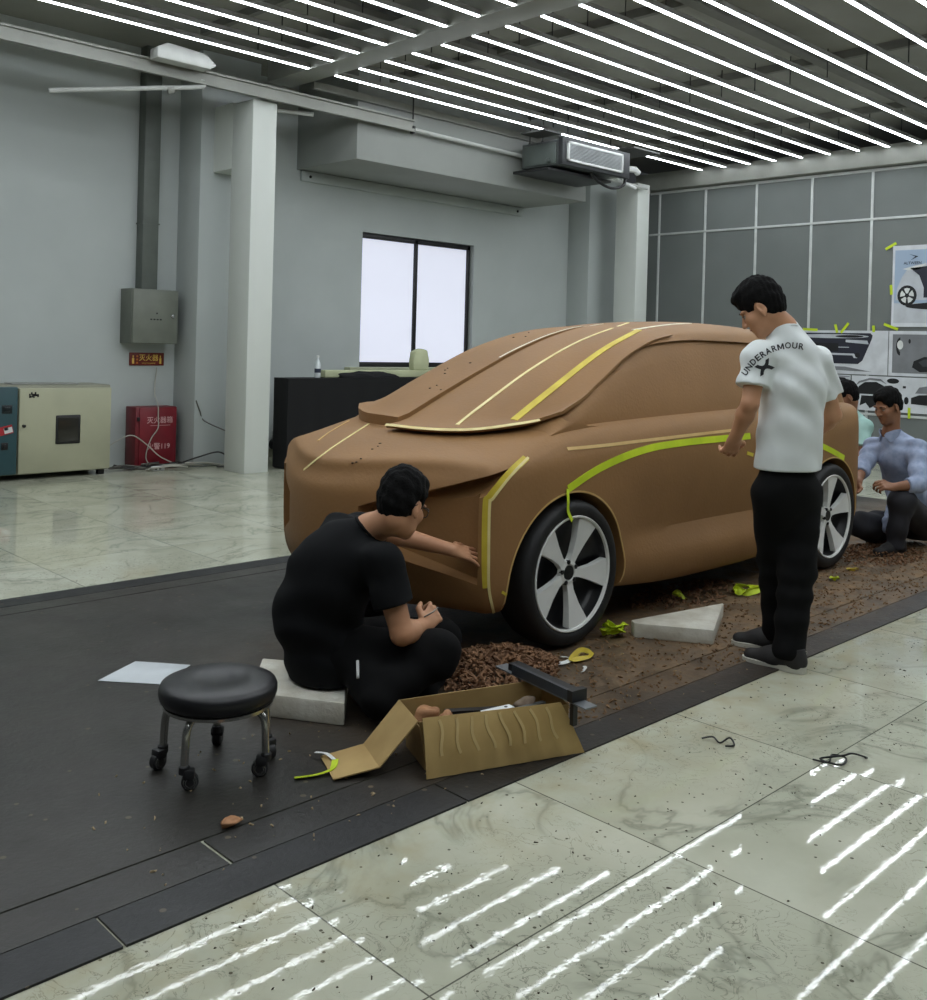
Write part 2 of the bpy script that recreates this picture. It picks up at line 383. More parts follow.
b=MB(); b.box(9.535,9.56,8.2,8.75,3.72,3.98,.01); b.lathe([(.03,0),(.03,.04),(.015,.05)],10,Matrix.Translation((9.53,8.3,3.76))@Matrix.Rotation(-PI/2,4,'Y')); b.build('side_panel',mat('panel_grey',(104,112,108),.45),g)
for (x,y) in ((9.62,8.5),(9.62,8.72),(10.78,8.3),(9.7,8.15)):
    b=MB(); b.tube([(x,y,4.0),(x,y,4.42)],.008,6); b.tube([(x,y,4.02),(x,y,4.04)],.02,6); b.build('hanger_rod',M_black,g)
b=MB(); b.tube(spl([(10.25,8.2,3.69),(10.4,8.2,3.60),(10.7,8.2,3.55),(10.95,8.2,3.62),(11.0,8.2,3.72)],6),.02,8); b.build('hose',M_black,g)
b=MB(); b.tube([(10.85,8.3,3.86),(11.35,8.3,3.90),(11.42,8.3,3.86)],.045,10); b.build('coupling_pipe',M_white,g)
b=MB(); b.tube([(10.7,8.25,3.72),(11.3,8.25,3.63)],.022,8); b.tube([(10.95,8.25,3.69),(11.02,8.25,3.675)],.034,8); b.build('drain_pipe',M_white,g)
b=MB(); b.box(9.2,9.52,8.1,8.5,4.06,4.08); b.build('bracket_plate',mat('dark_plate',(54,55,52),.6),g)
b=MB(); b.box(10.9,11.5,8.0,8.5,4.1,4.12); b.build('bracket_plate',MATS['dark_plate'],g)

# drying oven by the left wall
g=thing('drying_oven','cream laboratory drying oven with teal control panel against the left wall','oven',(3.7,9.7,0))
OY=9.66
M_cream=mat('oven_cream',(172,172,146),.5,c2=(160,160,136),scale=2); M_teal=mat('teal_panel',(42,74,80),.45)
b=MB(); b.box(3.05,4.47,OY,10.14,.05,.90,.012); b.build('cabinet',mat('oven_side',(150,150,132),.5),g)
b=MB(); b.box(3.56,4.46,OY-.045,OY,.06,.875,.012); d=b.build('door',M_cream,g)
b=MB(); b.box(3.905,4.145,OY-.052,OY-.04,.33,.61,.01); b.build('window_gasket',M_black,d)
b=MB(); b.box(3.925,4.125,OY-.056,OY-.05,.35,.59,.004); b.build('window_pane',mat('oven_glass',(48,47,42),.12),d)
b=MB(); b.lathe([(0,0),(.014,0),(.014,.03),(0,.033)],12,Matrix.Translation((3.6,OY-.045,.52))@Matrix.Rotation(PI/2,4,'X')); b.build('latch_knob',M_black,d)
b=MB()
for k in range(16): 
    x=3.64+random.random()*.1; b.box(x,x+.015,OY-.0465,OY-.0445,.78+random.random()*.05,.79+random.random()*.05)
b.build('scuff_mark',M_black,d,flat=True)
b=MB(); b.box(3.06,3.545,OY-.05,OY,.06,.89,.015); cp=b.build('control_panel',M_teal,g)
b=MB(); b.box(3.4,3.49,OY-.056,OY-.05,.64,.72,.004); b.box(3.42,3.47,OY-.06,OY-.05,.66,.7,.003); b.build('display',mat('display_dark',(20,30,34),.3),cp)
b=MB(); b.box(3.4,3.46,OY-.056,OY-.05,.30,.37,.004); b.lathe([(.02,0),(.02,.02),(0,.022)],10,Matrix.Translation((3.43,OY-.055,.335))@Matrix.Rotation(PI/2,4,'X')); b.build('switch',M_black,cp)
b=MB(); b.box(-.06,.06,-.002,.002,-.04,.04,0,Matrix.Translation((3.44,OY-.053,.485))@Matrix.Rotation(-.22,4,'Y')); st=b.build('warning_sticker',mat('sticker_red',(170,36,44),.5),cp)
b=MB(); b.box(-.02,.055,-.003,.0,-.03,.02,0,Matrix.Translation((3.44,OY-.055,.485))@Matrix.Rotation(-.22,4,'Y')); b.build('sticker_print',M_white,st)
b=MB(); b.box(-.018,.018,-.004,.0,-.002,.028,.006,Matrix.Translation((3.44,OY-.0555,.485))@Matrix.Rotation(-.22,4,'Y')); b.build('sticker_symbol',M_black,st)
b=MB()
for x in (3.12,4.4):
    for y in (OY+.05,10.08): b.box(x-.03,x+.03,y-.03,y+.03,0,.055)
b.build('foot',M_black,g,flat=True)
b=MB(); b.box(3.55,4.2,9.8,10.0,.902,.915,.003); tag(b.build('metal_tray',mat('tray_grey',(150,152,148),.4)),'thin grey tray lying on top of the drying oven','tray')

# electrical cabinet, conduit, sign, extinguisher box
M_elec=mat('cabinet_grey',(108,112,102),.5,c2=(100,104,95),scale=3)
g=thing('electrical_cabinet','grey steel electrical cabinet on the wall above the fire extinguisher sign','cabinet',(5.03,10.15,1.3))
b=MB(); b.box(4.78,5.31,9.9,10.15,1.32,1.9,.006); b.build('case',M_elec,g)
b=MB(); b.box(4.79,5.305,9.875,9.9,1.325,1.895,.006); d=b.build('door',mat('cabinet_door',(118,122,112),.45),g)
b=MB(); b.lathe([(.02,0),(.02,.012),(.008,.016),(0,.016)],14,Matrix.Translation((5.24,9.875,1.62))@Matrix.Rotation(PI/2,4,'X')); b.box(5.225,5.255,9.858,9.87,1.6,1.64,.003); b.build('lock',mat('chrome',(210,210,210),.2,metal=.9),d)
b=MB(); b.lathe([(.009,0),(.009,.003),(0,.003)],10,Matrix.Translation((5.06,9.875,1.645))@Matrix.Rotation(PI/2,4,'X'))
for k in range(4): b.box(4.985+.036*k,5.008+.036*k,9.8735,9.876,1.572,1.586)
b.build('door_marking',M_black,d,flat=True)
b=MB(); b.box(4.94,5.12,10.0,10.15,1.9,4.5,.006); b.box(4.93,5.13,9.995,10.15,2.6,2.615); tag(b.build('cable_trunking',mat('trunking_grey',(98,104,98),.5)),'grey vertical cable trunking rising from the electrical cabinet','trunking')
def wall_text(body,size,M,m,parent,name='lettering',bold=.0,space=1):
    me=textmesh(body,size,bold=bold,space=space); me.transform(M); return link(name,me,m,parent,None)
RX=Matrix.Rotation(PI/2,4,'X')   # text in XZ plane facing -Y
g=thing('fire_sign','small dark red sign with yellow extinguisher lettering below the electrical cabinet','sign',(5.09,10.14,1.15))
b=MB(); b.box(4.89,5.29,10.135,10.15,1.08,1.22,.004); b.build('board',mat('sign_red',(112,34,22),.45),g)
M_yel=mat('sign_yellow',(236,196,90),.5)
wall_text('灭火器',.075,Matrix.Translation((5.11,10.133,1.16))@RX,M_yel,g,bold=.001)
wall_text('FIRE EXTINGUISHER',.018,Matrix.Translation((5.11,10.133,1.105))@RX,M_yel,g)
for x in (4.93,5.245):
    b=MB(); b.box(x-.012,x+.012,10.131,10.134,1.1,1.16,.002); b.box(x-.006,x+.006,10.131,10.134,1.165,1.19); b.build('extinguisher_symbol',M_yel,g,flat=True)
b=MB(); 
for k in range(3): b.box(4.965,4.985,10.131,10.134,1.1+.035*k,1.12+.035*k)
b.build('arrow_symbol',mat('sign_orange',(214,120,40),.5),g,flat=True)
g=thing('extinguisher_box','dark red metal fire extinguisher box standing on the floor at the wall','box',(5.08,9.98,0))
b=MB(); b.box(4.86,5.33,9.9,10.13,.01,.645,.008); b.build('case',mat('box_red',(112,24,34),.45,c2=(96,20,30),scale=3),g)
b=MB(); b.box(4.9,5.325,9.885,9.9,.02,.64,.006); d=b.build('door',mat('box_red_door',(120,26,38),.4),g)
M_pink=mat('lettering_pale',(206,160,160),.5)
wall_text('灭火器箱',.075,Matrix.Translation((5.13,9.883,.50))@RX,M_pink,d,bold=.001)
wall_text('火警119',.075,Matrix.Translation((5.12,9.883,.22))@RX,M_pink,d,bold=.001)
b=MB(); b.box(5.02,5.25,9.8825,9.884,.445,.449); b.build('rule',M_pink,d,flat=True)
b=MB(); b.box(4.875,4.9,9.875,9.9,.5,.54,.004); b.build('latch',M_black,d)
# cables
M_cab=mat('cable_grey',(92,90,84),.6); M_cabl=mat('cable_pale',(176,174,164),.6); M_cabk=mat('cable_dark',(40,38,36),.6)
def cable(name,pts,r,m,label,group=None,n=8):
    b=MB(); b.tube(spl(pts,n),r,6); return tag(b.build(name,m),label,'cable',group)
cable('cable',[(5.2,10.12,1.06),(5.17,10.1,.8),(5.11,9.9,.67),(5.10,9.868,.55),(5.1,9.868,.42),(5.02,9.868,.3),(4.97,9.868,.12),(5.02,9.84,.02),(5.08,9.8,.008)],.006,M_cabl,'thin pale cable hanging down over the red extinguisher box')
cable('cable',[(5.43,9.665,.72),(5.48,9.665,.6),(5.53,9.66,.5),(5.575,9.3,.42)],.007,M_cab,'grey cable drooping between the wall pilaster and the white column')
cable('cable',[(4.5,9.9,.2),(4.62,9.84,.3),(4.78,9.82,.36),(4.95,9.83,.26),(5.1,9.8,.12),(5.3,9.76,.02)],.006,M_cabl,'pale cable arching from the oven across the red box front')
def tangle(seed,x0,x1,y0,y1,n,r,m,label):
    rnd=random.Random(seed); pts=[]
    for k in range(n):
        t=k/(n-1); pts.append((x0+(x1-x0)*(t+.18*math.sin(k*2.1)),y0+(y1-y0)*rnd.random(),r+.004+rnd.random()*.05))
    return cable('cable',pts,r,m,label,'cables heaped at the wall')
tangle(1,4.55,5.4,9.72,9.86,16,.009,M_cab,'grey cable looped in the heap at the foot of the red box')
tangle(2,4.6,5.3,9.7,9.84,14,.008,M_cabk,'black cable looped in the heap at the foot of the red box')
tangle(3,4.85,5.75,9.5,9.72,13,.008,M_cabl,'pale cable trailing from the heap towards the white column')
cable('cable',[(5.2,9.74,.02),(5.45,9.6,.12),(5.62,9.5,.17),(5.72,9.45,.1),(5.72,9.42,.03),(5.6,9.5,.012)],.009,M_cabk,'dark cable standing up in a loop beside the pilaster')
g=thing('power_strip','small white power strip lying in the cable heap','power strip',(4.98,9.64,0))
b=MB(); b.box(4.92,5.05,9.6,9.66,.0,.045,.008); b.build('body',M_white,g)
b=MB(); b.box(4.94,4.965,9.598,9.6,.012,.03); b.box(4.985,5.01,9.598,9.6,.012,.03); b.build('socket',M_black,g,flat=True)
# wall outlet hole and cable stub behind the table's left end
g=thing('wall_duct','broken cable duct opening low on the wall left of the black table','duct',(6.75,10.09,.12))
b=MB(); b.lathe([(.07,0),(.07,.05),(.05,.05),(.05,0)],16,Matrix.Translation((6.72,10.1,.15))@RX,cap=False); b.build('sleeve',M_black,g)
b=MB(); b.lathe([(0,.01),(.052,.01)],16,Matrix.Translation((6.72,10.1,.15))@RX,cap=False); b.build('hole',mat('hole_dark',(14,14,14),.9),g)
b=MB(); b.tube([(6.70,10.06,.22),(6.78,10.08,.45)],.018,8); b.build('cable_stub',M_cab,g)
b=MB(); b.lathe([(.035,0),(.035,.02),(0,.022)],12,Matrix.Translation((6.82,10.1,.56))@RX); b.build('knockout',M_black,g)
b=MB(); b.box(6.2,13.2,10.085,10.1,0,.09); struct(b.build('baseboard_back',mat('sill_stone2',(150,152,132),.4),flat=True))

# posters on the grey wall: drawn car-design sheets (generic)
PW=13.283
M_pap=mat('poster_paper',(216,219,224),.5); M_dk=mat('print_navy',(36,38,52),.5); M_pg=mat('print_grey',(126,128,132),.5); M_pl=mat('print_light',(196,200,206),.5); M_lb=mat('print_sky',(146,168,194),.5,c2=(160,178,200),scale=1); M_bk=mat('print_black',(18,19,22),.5); M_lime=mat('lime_tape',(206,226,38),.55,c2=(190,212,30),scale=9)
def onwall(mb,pts,layer):   # pts (y,z): flat print on the poster
    x=PW-.006-.0012*layer
    mb.faces([(x,p[0],p[1]) for p in pts],[tuple(range(len(pts)))])
def sheet(label,y0,y1,z0,z1,group='design posters on the grey wall'):
    g=thing('poster',label,'poster',(PW,(y0+y1)/2,z0),0,group)
    b=MB(); b.box(PW-.006,PW-.001,y0,y1,z0,z1); b.build('paper',M_pap,g,flat=True); return g
def prn(g,m,name,shapes,layer):
    b=MB()
    for s in shapes: onwall(b,s,layer)
    return b.build(name,m,g,flat=True)
def rc(y0,y1,z0,z1): return [(y0,z0),(y0,z1),(y1,z1),(y1,z0)]
def el(y,z,ry,rz,n=20,a0=0,a1=2*PI): return [(y+ry*math.cos(a0+(a1-a0)*k/n),z+rz*math.sin(a0+(a1-a0)*k/n)) for k in range(n+(0 if abs(a1-a0-2*PI)<1e-6 else 1))]
g=sheet('tall poster of a pale small concept car, topmost on the grey wall',3.95,5.49,1.79,2.86)
prn(g,M_lb,'sky_print',[rc(3.99,5.46,2.1,2.80)],1)
prn(g,M_pl,'ground_print',[rc(3.99,5.46,1.84,2.1)],1)
cy0=5.10; 
D=.16
def sh(l): return [(a+D,c) for a,c in l]
prn(g,M_bk,'shadow_print',[sh(el(4.6,2.06,.55,.05))],2)
prn(g,M_pl,'car_print',[sh([(5.28,2.14),(5.26,2.3),(5.2,2.45),(5.12,2.56),(4.9,2.62),(4.1,2.62),(4.02,2.5),(4.0,2.14)])],3)
prn(g,M_dk,'cabin_print',[sh([(5.10,2.56),(4.98,2.46),(4.92,2.3),(4.92,2.17),(4.02,2.17),(4.02,2.56),(4.4,2.62)])],4)
prn(g,M_white,'roof_print',[sh([(5.2,2.55),(5.0,2.60),(4.9,2.61),(4.98,2.54),(5.12,2.53)])],4)
for cyw in (5.13+D,4.2+D):
    prn(g,M_bk,'tyre_print',[el(cyw,2.2,.125,.135)],5)
    prn(g,M_white,'wheel_print',[[(cyw+.09*math.cos(a+d),2.2+.1*math.sin(a+d)) for d in (-.45,0,.45)]+[(cyw+.03*math.cos(a+.4),2.2+.03*math.sin(a+.4)),(cyw+.03*math.cos(a-.4),2.2+.03*math.sin(a-.4))] for a in [.3+2*PI*k/5 for k in range(5)]],6)
prn(g,M_dk,'logo_print',[[(5.28,2.745),(5.16,2.71),(5.26,2.66),(5.2,2.71)]],3)
ML=Matrix(((0,0,-1,0),(-1,0,0,0),(0,1,0,0),(0,0,0,1)))   # text lying on the X wall, reading from -X
me=textmesh('ALTWEEN',.05,bold=.0008); me.transform(Matrix.Translation((PW-.0098,5.23,2.625))@ML); link('lettering_print',me,M_dk,g,None)
g=sheet('white poster of a navy dashboard left of the grey seat poster',5.52,6.95,1.14,1.735)
prn(g,M_dk,'dashboard_print',[[(5.73,1.67),(5.74,1.62),(5.83,1.4),(5.86,1.33),(5.92,1.28),(6.88,1.28),(6.88,1.7),(5.76,1.7)]],2)
prn(g,M_pl,'trim_print',[el(6.3,1.655,.52,.028,24),[(5.78,1.55),(5.8,1.6),(6.1,1.61),(6.1,1.575)],[(5.93,1.36),(5.98,1.42),(6.85,1.43),(6.85,1.4),(6.0,1.395),(5.98,1.36)],rc(6.05,6.5,1.5,1.51)],3)
prn(g,M_bk,'vent_print',[el(5.93,1.40,.035,.035),el(6.05,1.655,.2,.018),rc(6.2,6.8,1.45,1.56)],4)
prn(g,M_pg,'shadow_print',[[(5.73,1.18),(6.1,1.24),(6.88,1.24),(6.88,1.2)]],2)
g=sheet('poster with a grey ground showing a black car seat',3.95,5.51,1.14,1.735)
prn(g,M_pg,'ground_print',[rc(3.98,5.46,1.18,1.69)],1)
prn(g,M_bk,'ring_print',[[(5.36+.0-.09*math.cos(a)*.6,1.53+.12*math.sin(a)) for a in [k*PI/10+PI*.5 for k in range(11)]]+[(5.36-.04*math.cos(a)*.6,1.53+.07*math.sin(a)) for a in [PI*1.5-k*PI/10 for k in range(11)]],el(5.24,1.6,.015,.03)],2)
prn(g,M_white,'highlight_print',[el(5.36,1.55,.04,.06)],3)
prn(g,M_bk,'seat_print',[[(5.2,1.26),(5.18,1.34),(5.05,1.4),(5.0,1.4),(4.98,1.6),(4.93,1.64),(4.8,1.66),(4.76,1.4),(4.78,1.22),(5.1,1.2)]],2)
M_pk=mat('print_dim',(60,62,66),.5)
prn(g,M_pk,'seat_shade_print',[[(5.12,1.33),(5.04,1.37),(4.86,1.36),(4.86,1.3),(5.06,1.27)],[(4.95,1.45),(4.94,1.58),(4.84,1.6),(4.84,1.44)]],3)
g=sheet('small white poster of a front view car sketch in the lower row, left',6.02,6.6,.69,1.125)
prn(g,M_bk,'bonnet_print',[el(6.18,.9,.13,.16),[(6.06,1.06),(6.1,1.09),(6.3,1.1),(6.3,1.075),(6.1,1.05)]],2)
prn(g,M_pg,'frame_print',[rc(6.03,6.6,1.1,1.11)],2)
g=sheet('wide white poster of a car rear and wheels in the lower row',4.7,6.0,.66,1.125)
prn(g,M_bk,'rear_print',[[(5.93,.88),(5.9,.98),(5.82,1.04),(5.66,1.05),(5.56,1.0),(5.52,.9),(5.6,.88)],[(5.88,.72),(5.86,.86),(5.68,.86),(5.66,.74),(5.74,.69),(5.8,.76)],el(5.44,1.07,.08,.035),rc(5.4,5.6,.7,.84),rc(5.27,5.31,.98,1.01)],2)
prn(g,M_pg,'roof_print',[[(5.95,.98),(5.9,1.05),(5.75,1.1),(5.6,1.09),(5.52,1.02),(5.6,1.06),(5.75,1.07),(5.88,1.03)]],2)
prn(g,M_bk,'side_print',[[(5.2,.78),(5.2,.86),(5.1,.9),(4.8,.92),(4.75,.9),(4.75,.76),(5.0,.77)],el(5.26,.82,.03,.05)],2)
prn(g,M_pg,'glass_print',[[(5.15,.92),(5.1,1.0),(4.9,1.04),(4.75,1.04),(4.75,.93)]],3)
def tapebit(y,z,ang,l,label,w=.035):
    b=MB(); b.box(PW-.0085,PW-.0065,-l/2,l/2,-w/2,w/2,0,Matrix.Translation((0,y,z))@Matrix.Rotation(ang,4,'X')); return tag(b.build('tape_piece',M_lime),label,'tape','lime tape pieces on the posters')
for a in ((5.52,2.86,-.5,.16,'lime tape across the top left corner of the tall poster'),(5.5,2.28,1.5,.13,'lime tape at the left edge of the tall poster'),(5.49,1.79,.35,.2,'lime tape across the bottom left corner of the tall poster'),
  (5.72,1.76,1.5,.09,'short upright lime tape above the seat poster corner'),(6.12,1.77,-.9,.17,'longest slanting lime tape above the dashboard poster'),(6.24,1.76,1.3,.12,'short steep lime tape above the dashboard poster'),(6.62,1.745,.05,.22,'flat lime tape on the left top edge of the dashboard poster'),(5.22,.66,1.55,.14,'upright lime tape under the wide lower poster')): tapebit(*a[:4],a[4])
# ------------------------------------------------------------------ the clay car (nose towards -X, left side towards the camera)
M_clay=mat('modelling_clay',(148,110,69),.6,c2=(138,102,63),scale=2.2,bump=.12,bscale=60,spec=.35)
YC,ZF=3.74,.006
CX=V((4.9,YC,ZF))
car=thing('clay_car','full-size brown clay car model with lime and yellow tape lines on the dark plate','car',CX)
def pc(t,x):   # smooth 1-D interpolation through (x,v) table
    xs=[p[0] for p in t]; vs=[p[1] for p in t]
    if x<=xs[0]: return vs[0]
    if x>=xs[-1]: return vs[-1]
    i=max(k for k in range(len(xs)) if xs[k]<=x); i=min(i,len(xs)-2)
    h=xs[i+1]-xs[i]; s=(x-xs[i])/h; d=[(vs[k+1]-vs[k])/(xs[k+1]-xs[k]) for k in range(len(xs)-1)]
    def tg(k):
        if k==0: return d[0]
        if k==len(xs)-1: return d[-1]
        a,c=d[k-1],d[k]
        return 0 if a*c<=0 else 2*a*c/(a+c)
    m0,m1=tg(i),tg(i+1)
    return (2*s**3-3*s*s+1)*vs[i]+(s**3-2*s*s+s)*h*m0+(-2*s**3+3*s*s)*vs[i+1]+(s**3-s*s)*h*m1
def sst(a,b,x):
    t=min(1,max(0,(x-a)/(b-a))); return t*t*(3-2*t)
HC_=[(2.6,.775),(2.70,.83),(2.82,.885),(3.0,.94),(3.25,.985),(3.6,1.04),(4.0,1.062),(5.0,1.085),(6.0,1.10),(6.7,1.08),(7.1,1.02)]
def hood(x,y):
    a=abs(y)/.82; p=2.2+12*sst(3.15,3.85,x); d=.10+.03*sst(3.2,4.2,x)
    return pc(HC_,x)-d*a**p
PLAN=[(2.695,0),(2.712,.14),(2.757,.28),(2.825,.42),(2.905,.55),(2.98,.67),(3.032,.75),(3.065,.797),(3.14,.814),(3.3,.82),(3.6,.824),(3.9,.82),(4.15,.818),(4.5,.818),(4.9,.818),(5.3,.818),(5.65,.818),(5.95,.822),(6.22,.826),(6.5,.82),(6.64,.80),(6.78,.745),(6.88,.66),(6.96,.52),(7.01,.36),(7.03,.18),(7.035,0)]
NU=len(PLAN)
def side_rows(u):
    x,y=PLAN[u]; mid=sst(3.95,4.35,x)*(1-sst(5.5,5.9,x)); fr=1-sst(2.9,3.12,x); re=sst(6.55,6.8,x)
    zs=hood(x,y)
    # (z, inset, forward shift) from the sill up
    zb=.225+.02*fr*0-.05*mid+.03*re
    rows=[(zb,.075+.06*fr,0),(zb+.02,.035+.05*fr,0),(.30+.05*fr,.012*(1-mid)+.004*mid+.03*fr,0),(.36+.04*fr,.006*(1-mid)+.02*mid+.01*fr,0),(.47,.004*(1-mid)+.075*mid,0),(.62,.002+.036*mid,0),(.76-.03*fr,.002+.006*mid-.0*fr,0),(zs-.055-.02*fr,.004+.012*fr,0),(zs-.012-.012*fr,.018+.03*fr,0)]
    return rows,zs
def inward(u):
    x,y=PLAN[u]
    x0,y0=PLAN[max(u-1,0)]; x1,y1=PLAN[min(u+1,NU-1)]
    if u==0: return (1,0)
    if u==NU-1: return (-1,0)
    tx,ty=x1-x0,y1-y0; l=math.hypot(tx,ty); return (ty/l,-tx/l)
def spine(x): return pc([(2.69,3.05),(3.055,3.25),(3.3,3.45),(4.0,4.0),(6.0,6.0),(6.64,6.5),(7.035,6.75)],x)
NR=9; NT=7
cols=[]
for u in range(NU):
    rows,zs=side_rows(u); x,y=PLAN[u]; nx,ny=inward(u); c=[]
    for (z,ins,_) in rows: c.append((x+nx*ins,max(0,y+ny*ins) if u not in (0,NU-1) else 0,z))
    px,py=x+nx*.05,max(0,y+ny*.05); 
    sx_=spine(x)
    for k in range(NT):
        t=[0,.12,.28,.46,.64,.82,1][k]
        X=px+(sx_-px)*t; Y=py*(1-t); c.append((X,Y,hood(X,Y)))
    cols.append(c)
b=MB(); idx={}; NV=NR+NT
for s in (-1,1):
    for u in range(NU):
        for k in range(NV):
            x,y,z=cols[u][k]
            if s==1 and (y<1e-6): idx[(s,u,k)]=idx[(-1,u,k)]; continue
            idx[(s,u,k)]=b.bm.verts.new((x,YC+(y*.955 if s>0 else -y),z))
    for u in range(NU-1):
        for k in range(NV-1):
            q=[idx[(s,u,k)],idx[(s,u+1,k)],idx[(s,u+1,k+1)],idx[(s,u,k+1)]]
            qq=[]
            for v in q:
                if v not in qq: qq.append(v)
            if len(qq)>=3:
                try: b.bm.faces.new(qq if s==-1 else qq[::-1])
                except ValueError: pass
# underside
for u in range(NU-1):
    q=[idx[(-1,u,0)],idx[(1,u,0)],idx[(1,u+1,0)],idx[(-1,u+1,0)]]; qq=[]
    for v in q:
        if v not in qq: qq.append(v)
    if len(qq)>=3: b.bm.faces.new(qq)
cl=b.bm.edges.layers.float.new('crease_edge')
for u in range(NU-1):
    for s in (-1,1):
        for k,wt in ((0,.9),(3,.8),(4,.55),(8,.3)):
            e=b.bm.edges.get((idx[(s,u,k)],idx[(s,u+1,k)]))
            if e: e[cl]=wt if not(k in (8,4,3) and PLAN[u][0]<3.05) else 0
body=b.build('body',M_clay,None,flat=True,weld=1e-5)
def apply_mods(o):
    me=evalmesh(o); o.modifiers.clear(); old=o.data; o.data=me; bpy.data.meshes.remove(old); return o
def cutter(mb):
    o=mb.build('cut',M_clay,None,flat=True); return o
def boole(o,c,op='DIFFERENCE'):
    m=o.modifiers.new('b','BOOLEAN'); m.operation=op; m.object=c; m.solver='EXACT'; apply_mods(o)
    me=c.data; bpy.data.objects.remove(c); bpy.data.meshes.remove(me)
m=body.modifiers.new('s','SUBSURF'); m.levels=2; m.render_levels=2; apply_mods(body)
# greenhouse
T_=[(3.10,.93),(3.25,.985),(3.5,1.10),(3.8,1.235),(4.1,1.36),(4.4,1.46),(4.7,1.53),(5.1,1.575),(5.6,1.59),(6.1,1.575),(6.5,1.535),(6.78,1.47),(6.88,1.40),(7.0,1.0)]
ZR=[(3.10,.80),(3.3,.88),(3.69,1.07),(4.0,1.235),(4.3,1.375),(4.6,1.46),(5.0,1.505),(5.6,1.515),(6.1,1.50),(6.5,1.455),(6.78,1.38),(6.88,1.28),(7.0,.96)]
YR=[(3.10,.60),(3.3,.66),(3.69,.70),(4.0,.665),(4.3,.62),(4.6,.585),(5.0,.56),(5.6,.55),(6.1,.545),(6.5,.53),(6.8,.49),(7.0,.45)]
YB=[(3.10,.62),(3.3,.69),(3.69,.725),(4.2,.735),(5.5,.735),(6.2,.72),(6.6,.68),(6.88,.60),(7.0,.54)]
def G(x,y):
    t,zr,yr=pc(T_,x),pc(ZR,x),pc(YR,x); return t-(t-zr)*(abs(y)/yr)**2.3
XS=[3.10,3.25,3.4,3.55,3.7,3.9,4.1,4.3,4.5,4.7,4.95,5.3,5.7,6.1,6.4,6.6,6.74,6.83,6.9,7.0]
b=MB(); ring=[]
for x in XS:
    zr,yr,yb=pc(ZR,x),pc(YR,x),pc(YB,x); zb=min(1.0,zr-.02) if x<3.69 else 1.0
    half=[(yb+.01,zb-.12),(yb,zb+.02)]+[(yb+(yr-yb)*t+.012*math.sin(PI*t),zb+.02+(zr-zb-.02)*t) for t in (.33,.66,.93)]+[(yr*f,G(x,yr*f)) for f in (.94,.78,.55,.28)]
    prof=[(-y,z) for y,z in half]+[(0,G(x,0))]+[(y,z) for y,z in half[::-1]]
    ring.append([b.bm.verts.new((x,YC+y,z)) for y,z in prof])
for i in range(len(ring)-1):
    for k in range(len(ring[0])-1): b.bm.faces.new((ring[i][k],ring[i+1][k],ring[i+1][k+1],ring[i][k+1]))
for i in range(len(ring)-1): b.bm.faces.new((ring[i][0],ring[i][-1],ring[i+1][-1],ring[i+1][0]))
b.bm.faces.new(ring[0]); b.bm.faces.new(ring[-1][::-1])
cab=b.build('cabin',M_clay,None,flat=True)
m=cab.modifiers.new('s','SUBSURF'); m.levels=2; m.render_levels=2; apply_mods(cab)
# side window: shallow recess following the tilted side
ZT_=[(3.66,1.07),(3.8,1.135),(3.95,1.215),(4.15,1.315),(4.35,1.39),(4.6,1.44),(5.0,1.463),(5.5,1.46),(6.0,1.425),(6.3,1.35),(6.45,1.24),(6.52,1.16)]
ZB_=[(3.66,1.05),(3.85,1.02),(6.35,1.02),(6.52,1.13)]
CB=BVHTree.FromPolygons([v.co for v in cab.data.vertices],[list(p.vertices) for p in cab.data.polygons])
def sidey(x,z):
    h=CB.ray_cast(V((x,YC-2,z)),V((0,1,0))); return YC-h[0].y if h[0] else .6
for s in (-1,1):
    b=MB(); gi=[];go=[]; NXW,NZW=40,8
    for i in range(NXW+1):
        x=3.66+2.86*i/NXW; zb,zt=pc(ZB_,x),pc(ZT_,x); a=[];c=[]
        for k in range(NZW+1):
            z=zb+(zt-zb)*k/NZW; a.append(b.bm.verts.new((x,YC+s*(sidey(x,z)-.022),z))); c.append(b.bm.verts.new((x,YC+s*1.0,z)))
        gi.append(a);go.append(c)
    for i in range(NXW):
        for k in range(NZW):
            b.bm.faces.new((gi[i][k],gi[i+1][k],gi[i+1][k+1],gi[i][k+1])); b.bm.faces.new((go[i][k],go[i][k+1],go[i+1][k+1],go[i+1][k]))
        for k in (0,NZW): b.bm.faces.new((gi[i][k],go[i][k],go[i+1][k],gi[i+1][k]))
    for i in (0,NXW):
        for k in range(NZW): b.bm.faces.new((gi[i][k],gi[i][k+1],go[i][k+1],go[i][k]))
    boole(cab,cutter(b))
# wheel arches
AR,AX,AZ=.418,(3.59,6.215),.31
for ax in AX:
    for s in (-1,1):
        b=MB(); b.lathe([(AR,0),(AR,.36)],64,Matrix.Translation((ax,YC+s*.54 if s>0 else YC-.90,AZ))@Matrix.Rotation(-PI/2,4,'X'))
        boole(body,cutter(b))
